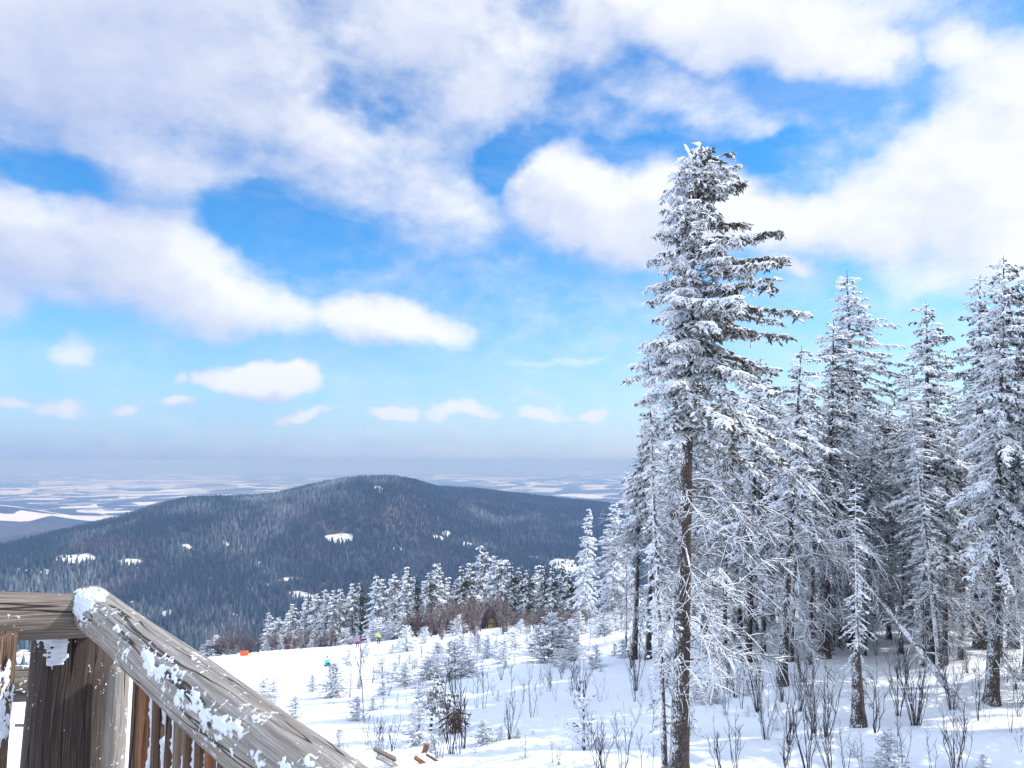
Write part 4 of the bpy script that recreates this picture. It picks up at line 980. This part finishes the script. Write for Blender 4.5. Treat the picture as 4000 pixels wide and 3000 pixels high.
# ------------------------------------------------------------------ sky
SUN_AZ, SUN_EL = 82., 38.      # azimuth clockwise from the viewing direction
sd = np.array([math.sin(R(SUN_AZ)) * math.cos(R(SUN_EL)), math.cos(R(SUN_AZ)) * math.cos(R(SUN_EL)), math.sin(R(SUN_EL))])
CLOUDS = [  # x, y, rx, ry, angle, weight (picture units, turned into directions on the sky)
 (230, 90, 560, 230, 0, 1.25), (640, 230, 420, 170, 12, 1.0), (330, 330, 270, 110, 12, .95), (960, 40, 330, 170, 0, 1.1), (950, 440, 170, 95, 28, .85), (1040, 170, 150, 150, 0, .95), (790, 375, 190, 75, 20, .8), (-200, 200, 400, 200, 0, 1),
 (60, 510, 230, 120, 8, 1.3), (300, 560, 270, 130, 16, 1.35), (480, 640, 190, 80, 10, 1.2), (620, 680, 160, 55, 5, 1.0), (820, 695, 130, 62, 6, 1.25), (930, 720, 95, 36, 12, 1.0), (-150, 560, 300, 150, 0, 1.2),
 (560, 815, 135, 46, 4, 1.4), (470, 805, 45, 34, 0, 1.), (640, 820, 50, 38, 0, 1.), (412, 808, 30, 22, 0, .7), (165, 757, 62, 38, 0, .72), (35, 866, 75, 19, 0, .95), (150, 875, 70, 26, 0, .95), (280, 878, 34, 20, 0, .85), (395, 877, 62, 27, 0, .9), (655, 883, 85, 22, 0, .9),
 (872, 886, 68, 26, 0, 1.1), (1005, 888, 68, 22, 0, 1.05), (1165, 888, 62, 22, 0, 1.), (1278, 888, 52, 17, 0, .9), (1200, 790, 110, 13, -3, .5), (1140, 855, 60, 12, 0, .35),
 (1560, 30, 400, 110, 2, 1.25), (1800, 95, 190, 90, 8, 1.3), (1250, 40, 240, 100, 0, 1.0), (1460, 190, 170, 60, 12, .62), (1300, 250, 120, 60, 0, .5), (1600, 250, 170, 40, 10, .45),
 (1190, 400, 110, 80, -15, 1.1), (1330, 450, 220, 115, 5, 1.35), (1480, 430, 170, 120, 0, 1.3), (1600, 480, 200, 90, 5, 1.1), (1800, 490, 230, 80, 0, 1.2), (1950, 440, 210, 100, -10, 1.4), (2130, 420, 240, 190, 0, 1.6), (2200, 230, 170, 150, 0, 1.2), (2080, 120, 110, 60, 35, .85), (1720, 585, 70, 26, 5, .75), (2100, 560, 260, 70, 0, .9),
 (2500, 350, 400, 300, 0, 1.2), (1700, -250, 600, 200, 0, 1.1), (700, -300, 700, 220, 0, 1.2), (2300, -100, 300, 100, 30, .7)]
HOLES = [(770, 205, 110, 50, 14, .50), (715, 222, 55, 36, -30, .35), (850, 240, 70, 30, 30, .35), (780, 265, 60, 25, 0, .25), (1175, 10, 60, 60, 0, .5), (110, 350, 190, 42, 12, .7), (640, 500, 200, 60, 14, .7), (1100, 345, 90, 34, -20, .45), (1500, 330, 240, 40, 0, .5), (60, 690, 200, 30, 0, .2)]
def world():
    w = bpy.data.worlds.new('World'); SC.world = w; w.use_nodes = True; nt = w.node_tree; nt.nodes.clear(); q = NB(nt)
    out = q.n('ShaderNodeOutputWorld'); bg = q.n('ShaderNodeBackground'); bg.inputs['Strength'].default_value = SKY_STR; q.l(bg.outputs[0], out.inputs[0])
    sky = q.n('ShaderNodeTexSky', sky_type='NISHITA'); sky.sun_disc = False; sky.sun_elevation = R(SUN_EL); sky.sun_rotation = R(SUN_AZ); sky.altitude = 1000; sky.air_density = 1.0; sky.dust_density = .6; sky.ozone_density = 2.5
    dirv = q.v('NORMALIZE', q.n('ShaderNodeTexCoord').outputs['Generated']).outputs[0]
    x, y, z = q.sep(dirv)
    # sphere direction -> (azimuth, elevation) chart
    az = q.m('ARCTAN2', x, y); el = q.m('ARCSINE', z)
    cb = q.n('ShaderNodeCombineXYZ'); q.l(az, cb.inputs[0]); q.l(el, cb.inputs[1]); base = cb.outputs[0]
    # group computing cloud cover at a chart point
    g = bpy.data.node_groups.new('cloud_cover', 'ShaderNodeTree')
    g.interface.new_socket('P', in_out='INPUT', socket_type='NodeSocketVector'); g.interface.new_socket('D', in_out='OUTPUT', socket_type='NodeSocketFloat')
    k = NB(g); gi = k.n('NodeGroupInput'); go = k.n('NodeGroupOutput'); P0 = gi.outputs[0]
    wn = k.n('ShaderNodeTexNoise'); k.l(P0, wn.inputs['Vector']); wn.inputs['Scale'].default_value = 9; wn.inputs['Detail'].default_value = 4
    P = k.v('ADD', P0, k.v('MULTIPLY', k.v('SUBTRACT', wn.outputs['Color'], (.5, .5, .5)).outputs[0], (.125, .08, 0)).outputs[0]).outputs[0]
    def chart(px, py):
        d = ray(px, py); d = d / np.linalg.norm(d); return math.atan2(d[0], d[1]), math.asin(d[2])
    def ell(px, py, rx, ry, a):
        cx, cy = chart(px, py)
        ca, sa = math.cos(R(a)), math.sin(R(a))
        e1 = np.array(chart(px + 10 * ca, py + 10 * sa)) - (cx, cy); e2 = np.array(chart(px - 10 * sa, py + 10 * ca)) - (cx, cy)
        e1 = e1 / 10 * rx; e2 = e2 / 10 * ry; Mx = np.linalg.inv(np.array([e1, e2]).T)
        d = k.v('SUBTRACT', P, (cx, cy, 0)).outputs[0]
        u = k.v('DOT_PRODUCT', d, (Mx[0, 0], Mx[0, 1], 0)).outputs['Value']; v = k.v('DOT_PRODUCT', d, (Mx[1, 0], Mx[1, 1], 0)).outputs['Value']
        r2 = k.m('ADD', k.m('MULTIPLY', u, u), k.m('MULTIPLY', v, v))
        return k.m('SUBTRACT', 1.0, k.m('MULTIPLY', r2, .62), clamp=True)
    D = None
    for px, py, rx, ry, a, wt in CLOUDS:
        if py > 780 and px < 1400 and wt > .6: wt *= 1.08; rx *= .86; ry *= .70
        e = k.m('MULTIPLY', ell(px, py, rx, ry, a), wt)
        D = e if D is None else k.m('SMOOTH_MAX', D, e, .25)
    for px, py, rx, ry, a, wt in HOLES: D = k.m('SUBTRACT', D, k.m('MULTIPLY', ell(px, py, rx, ry, a), wt))
    # everywhere outside the photographed part: broken cloud
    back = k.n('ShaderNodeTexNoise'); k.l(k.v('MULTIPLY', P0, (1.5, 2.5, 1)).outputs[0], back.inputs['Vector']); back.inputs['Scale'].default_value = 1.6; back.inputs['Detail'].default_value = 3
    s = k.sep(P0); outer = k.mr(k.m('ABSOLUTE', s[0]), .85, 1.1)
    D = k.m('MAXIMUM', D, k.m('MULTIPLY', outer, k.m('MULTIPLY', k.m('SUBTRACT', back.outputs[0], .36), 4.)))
    n = k.noise(k.v('MULTIPLY', P0, (1, 1.5, 1)).outputs[0], 10, 7, .58); nl = k.noise(k.v('MULTIPLY', P0, (1, 1.6, 1)).outputs[0], 30, 5, .6)
    low = k.mr(s[1], .03, .30)            # finer structure near the horizon
    nn = k.m('ADD', k.m('MULTIPLY', k.m('SUBTRACT', n, .5), k.mr(low, 0, 1, .5, 1.15)), k.m('MULTIPLY', k.m('SUBTRACT', nl, .5), .55))
    k.l(k.m('ADD', D, nn), go.inputs[0])
    def cover(vec):
        x_ = q.n('ShaderNodeGroup'); x_.node_tree = g; q.l(vec, x_.inputs[0]); return x_.outputs[0]
    d0 = cover(base); d1 = cover(q.v('ADD', base, (.028, .040, 0)).outputs[0])
    soft = q.mr(el, .08, .5, .55, 1.0)
    veil = q.m('MULTIPLY', q.mr(q.noise(q.v('MULTIPLY', base, (1, 2.2, 1)).outputs[0], 3.2, 6, .62, .6),   .44, .80), q.mr(el, .1, .3, .10, .42))
    al = q.m('MAXIMUM', q.mr(d0, -.16, 1.12), veil)
    thick = q.mr(d0, .6, 1.7)
    lit = q.m('ADD', q.m('MULTIPLY', q.m('SUBTRACT', d0, d1), .50), .52)
    lit = q.m('SUBTRACT', q.m('ADD', lit, q.m('MULTIPLY', q.m('SUBTRACT', q.noise(base, 7, 5, .6), .5), .7)), q.m('MULTIPLY', thick, .16), clamp=True)
    lit = q.m('ADD', q.m('ADD', lit, q.mr(el, .14, .30, .22, 0.)), q.mr(az, -.6, .65, -.24, .50, False), clamp=True)   # clouds nearer the sun are brighter
    ccol = q.mix(lit, tuple(v * CL_D for v in (.47, .57, .85)), tuple(v * CL_B for v in (.93, .95, 1.0)))
    # clear sky: Nishita, richer blue as the air is clean; paler band of haze at the horizon
    hs = q.n('ShaderNodeHueSaturation'); q.l(sky.outputs[0], hs.inputs['Color']); hs.inputs['Saturation'].default_value = SKY_SAT; hs.inputs['Value'].default_value = SKY_VAL; hs.inputs['Hue'].default_value = .5
    hz = q.mix(q.mr(az, -.7, .6), tuple(v * HZ_B for v in (1.55, 2.15, 3.55)), tuple(v * HZ_B for v in (2.5, 3.05, 4.0)))
    f = q.mr(el, .0, .46, 1., 0., False); f = q.m('POWER', f, 3.0)
    clear = q.mix(f, q.v('MULTIPLY', hs.outputs[0], (.70, .97, 1.02)).outputs[0], hz)
    ccol = q.mix(q.mr(el, .0, .17, .38, 0.), ccol, hz)
    fin = q.mix(q.m('MULTIPLY', al, .97), clear, ccol)
    fin = q.mix(q.m('MULTIPLY', q.mr(q.m('ABSOLUTE', az), .95, 1.3), q.mr(el, -.05, .1)), fin, q.mix(q.mr(d0, .1, .9), (3.0, 4.4, 6.9), (8.6, 9.1, 10.)))   # unseen broken cloud beside and behind the camera, brightened to add fill light
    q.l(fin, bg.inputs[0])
SKY_STR = .15; SKY_SAT = 1.32; SKY_VAL = 1.0; CL_D = 4.5; CL_B = 4.7; HZ_B = 1.0
world()
sl = bpy.data.lights.new('sun', 'SUN'); sl.energy = 3.1; sl.angle = R(.53); sl.color = (1.0, .955, .89)
so = bpy.data.objects.new('sun', sl); COL.objects.link(so); so.rotation_euler = Vector(-sd).to_track_quat('-Z', 'Y').to_euler()

cam = bpy.data.cameras.new('camera'); cam.sensor_width = 36; cam.lens = 36 * F / 2212; cam.clip_end = 200000; cam.clip_start = .05
co = bpy.data.objects.new('camera', cam); COL.objects.link(co); co.location = (0, 0, 0); co.rotation_euler = (R(90) + PITCH, 0, 0); SC.camera = co
SC.view_settings.view_transform = 'Standard'; SC.view_settings.look = 'None'; SC.view_settings.exposure = .6; SC.view_settings.gamma = 1
SC.cycles.max_bounces = 6; SC.cycles.diffuse_bounces = 3; SC.cycles.volume_bounces = 1; SC.cycles.transparent_max_bounces = 4
SC.cycles.use_denoising = True
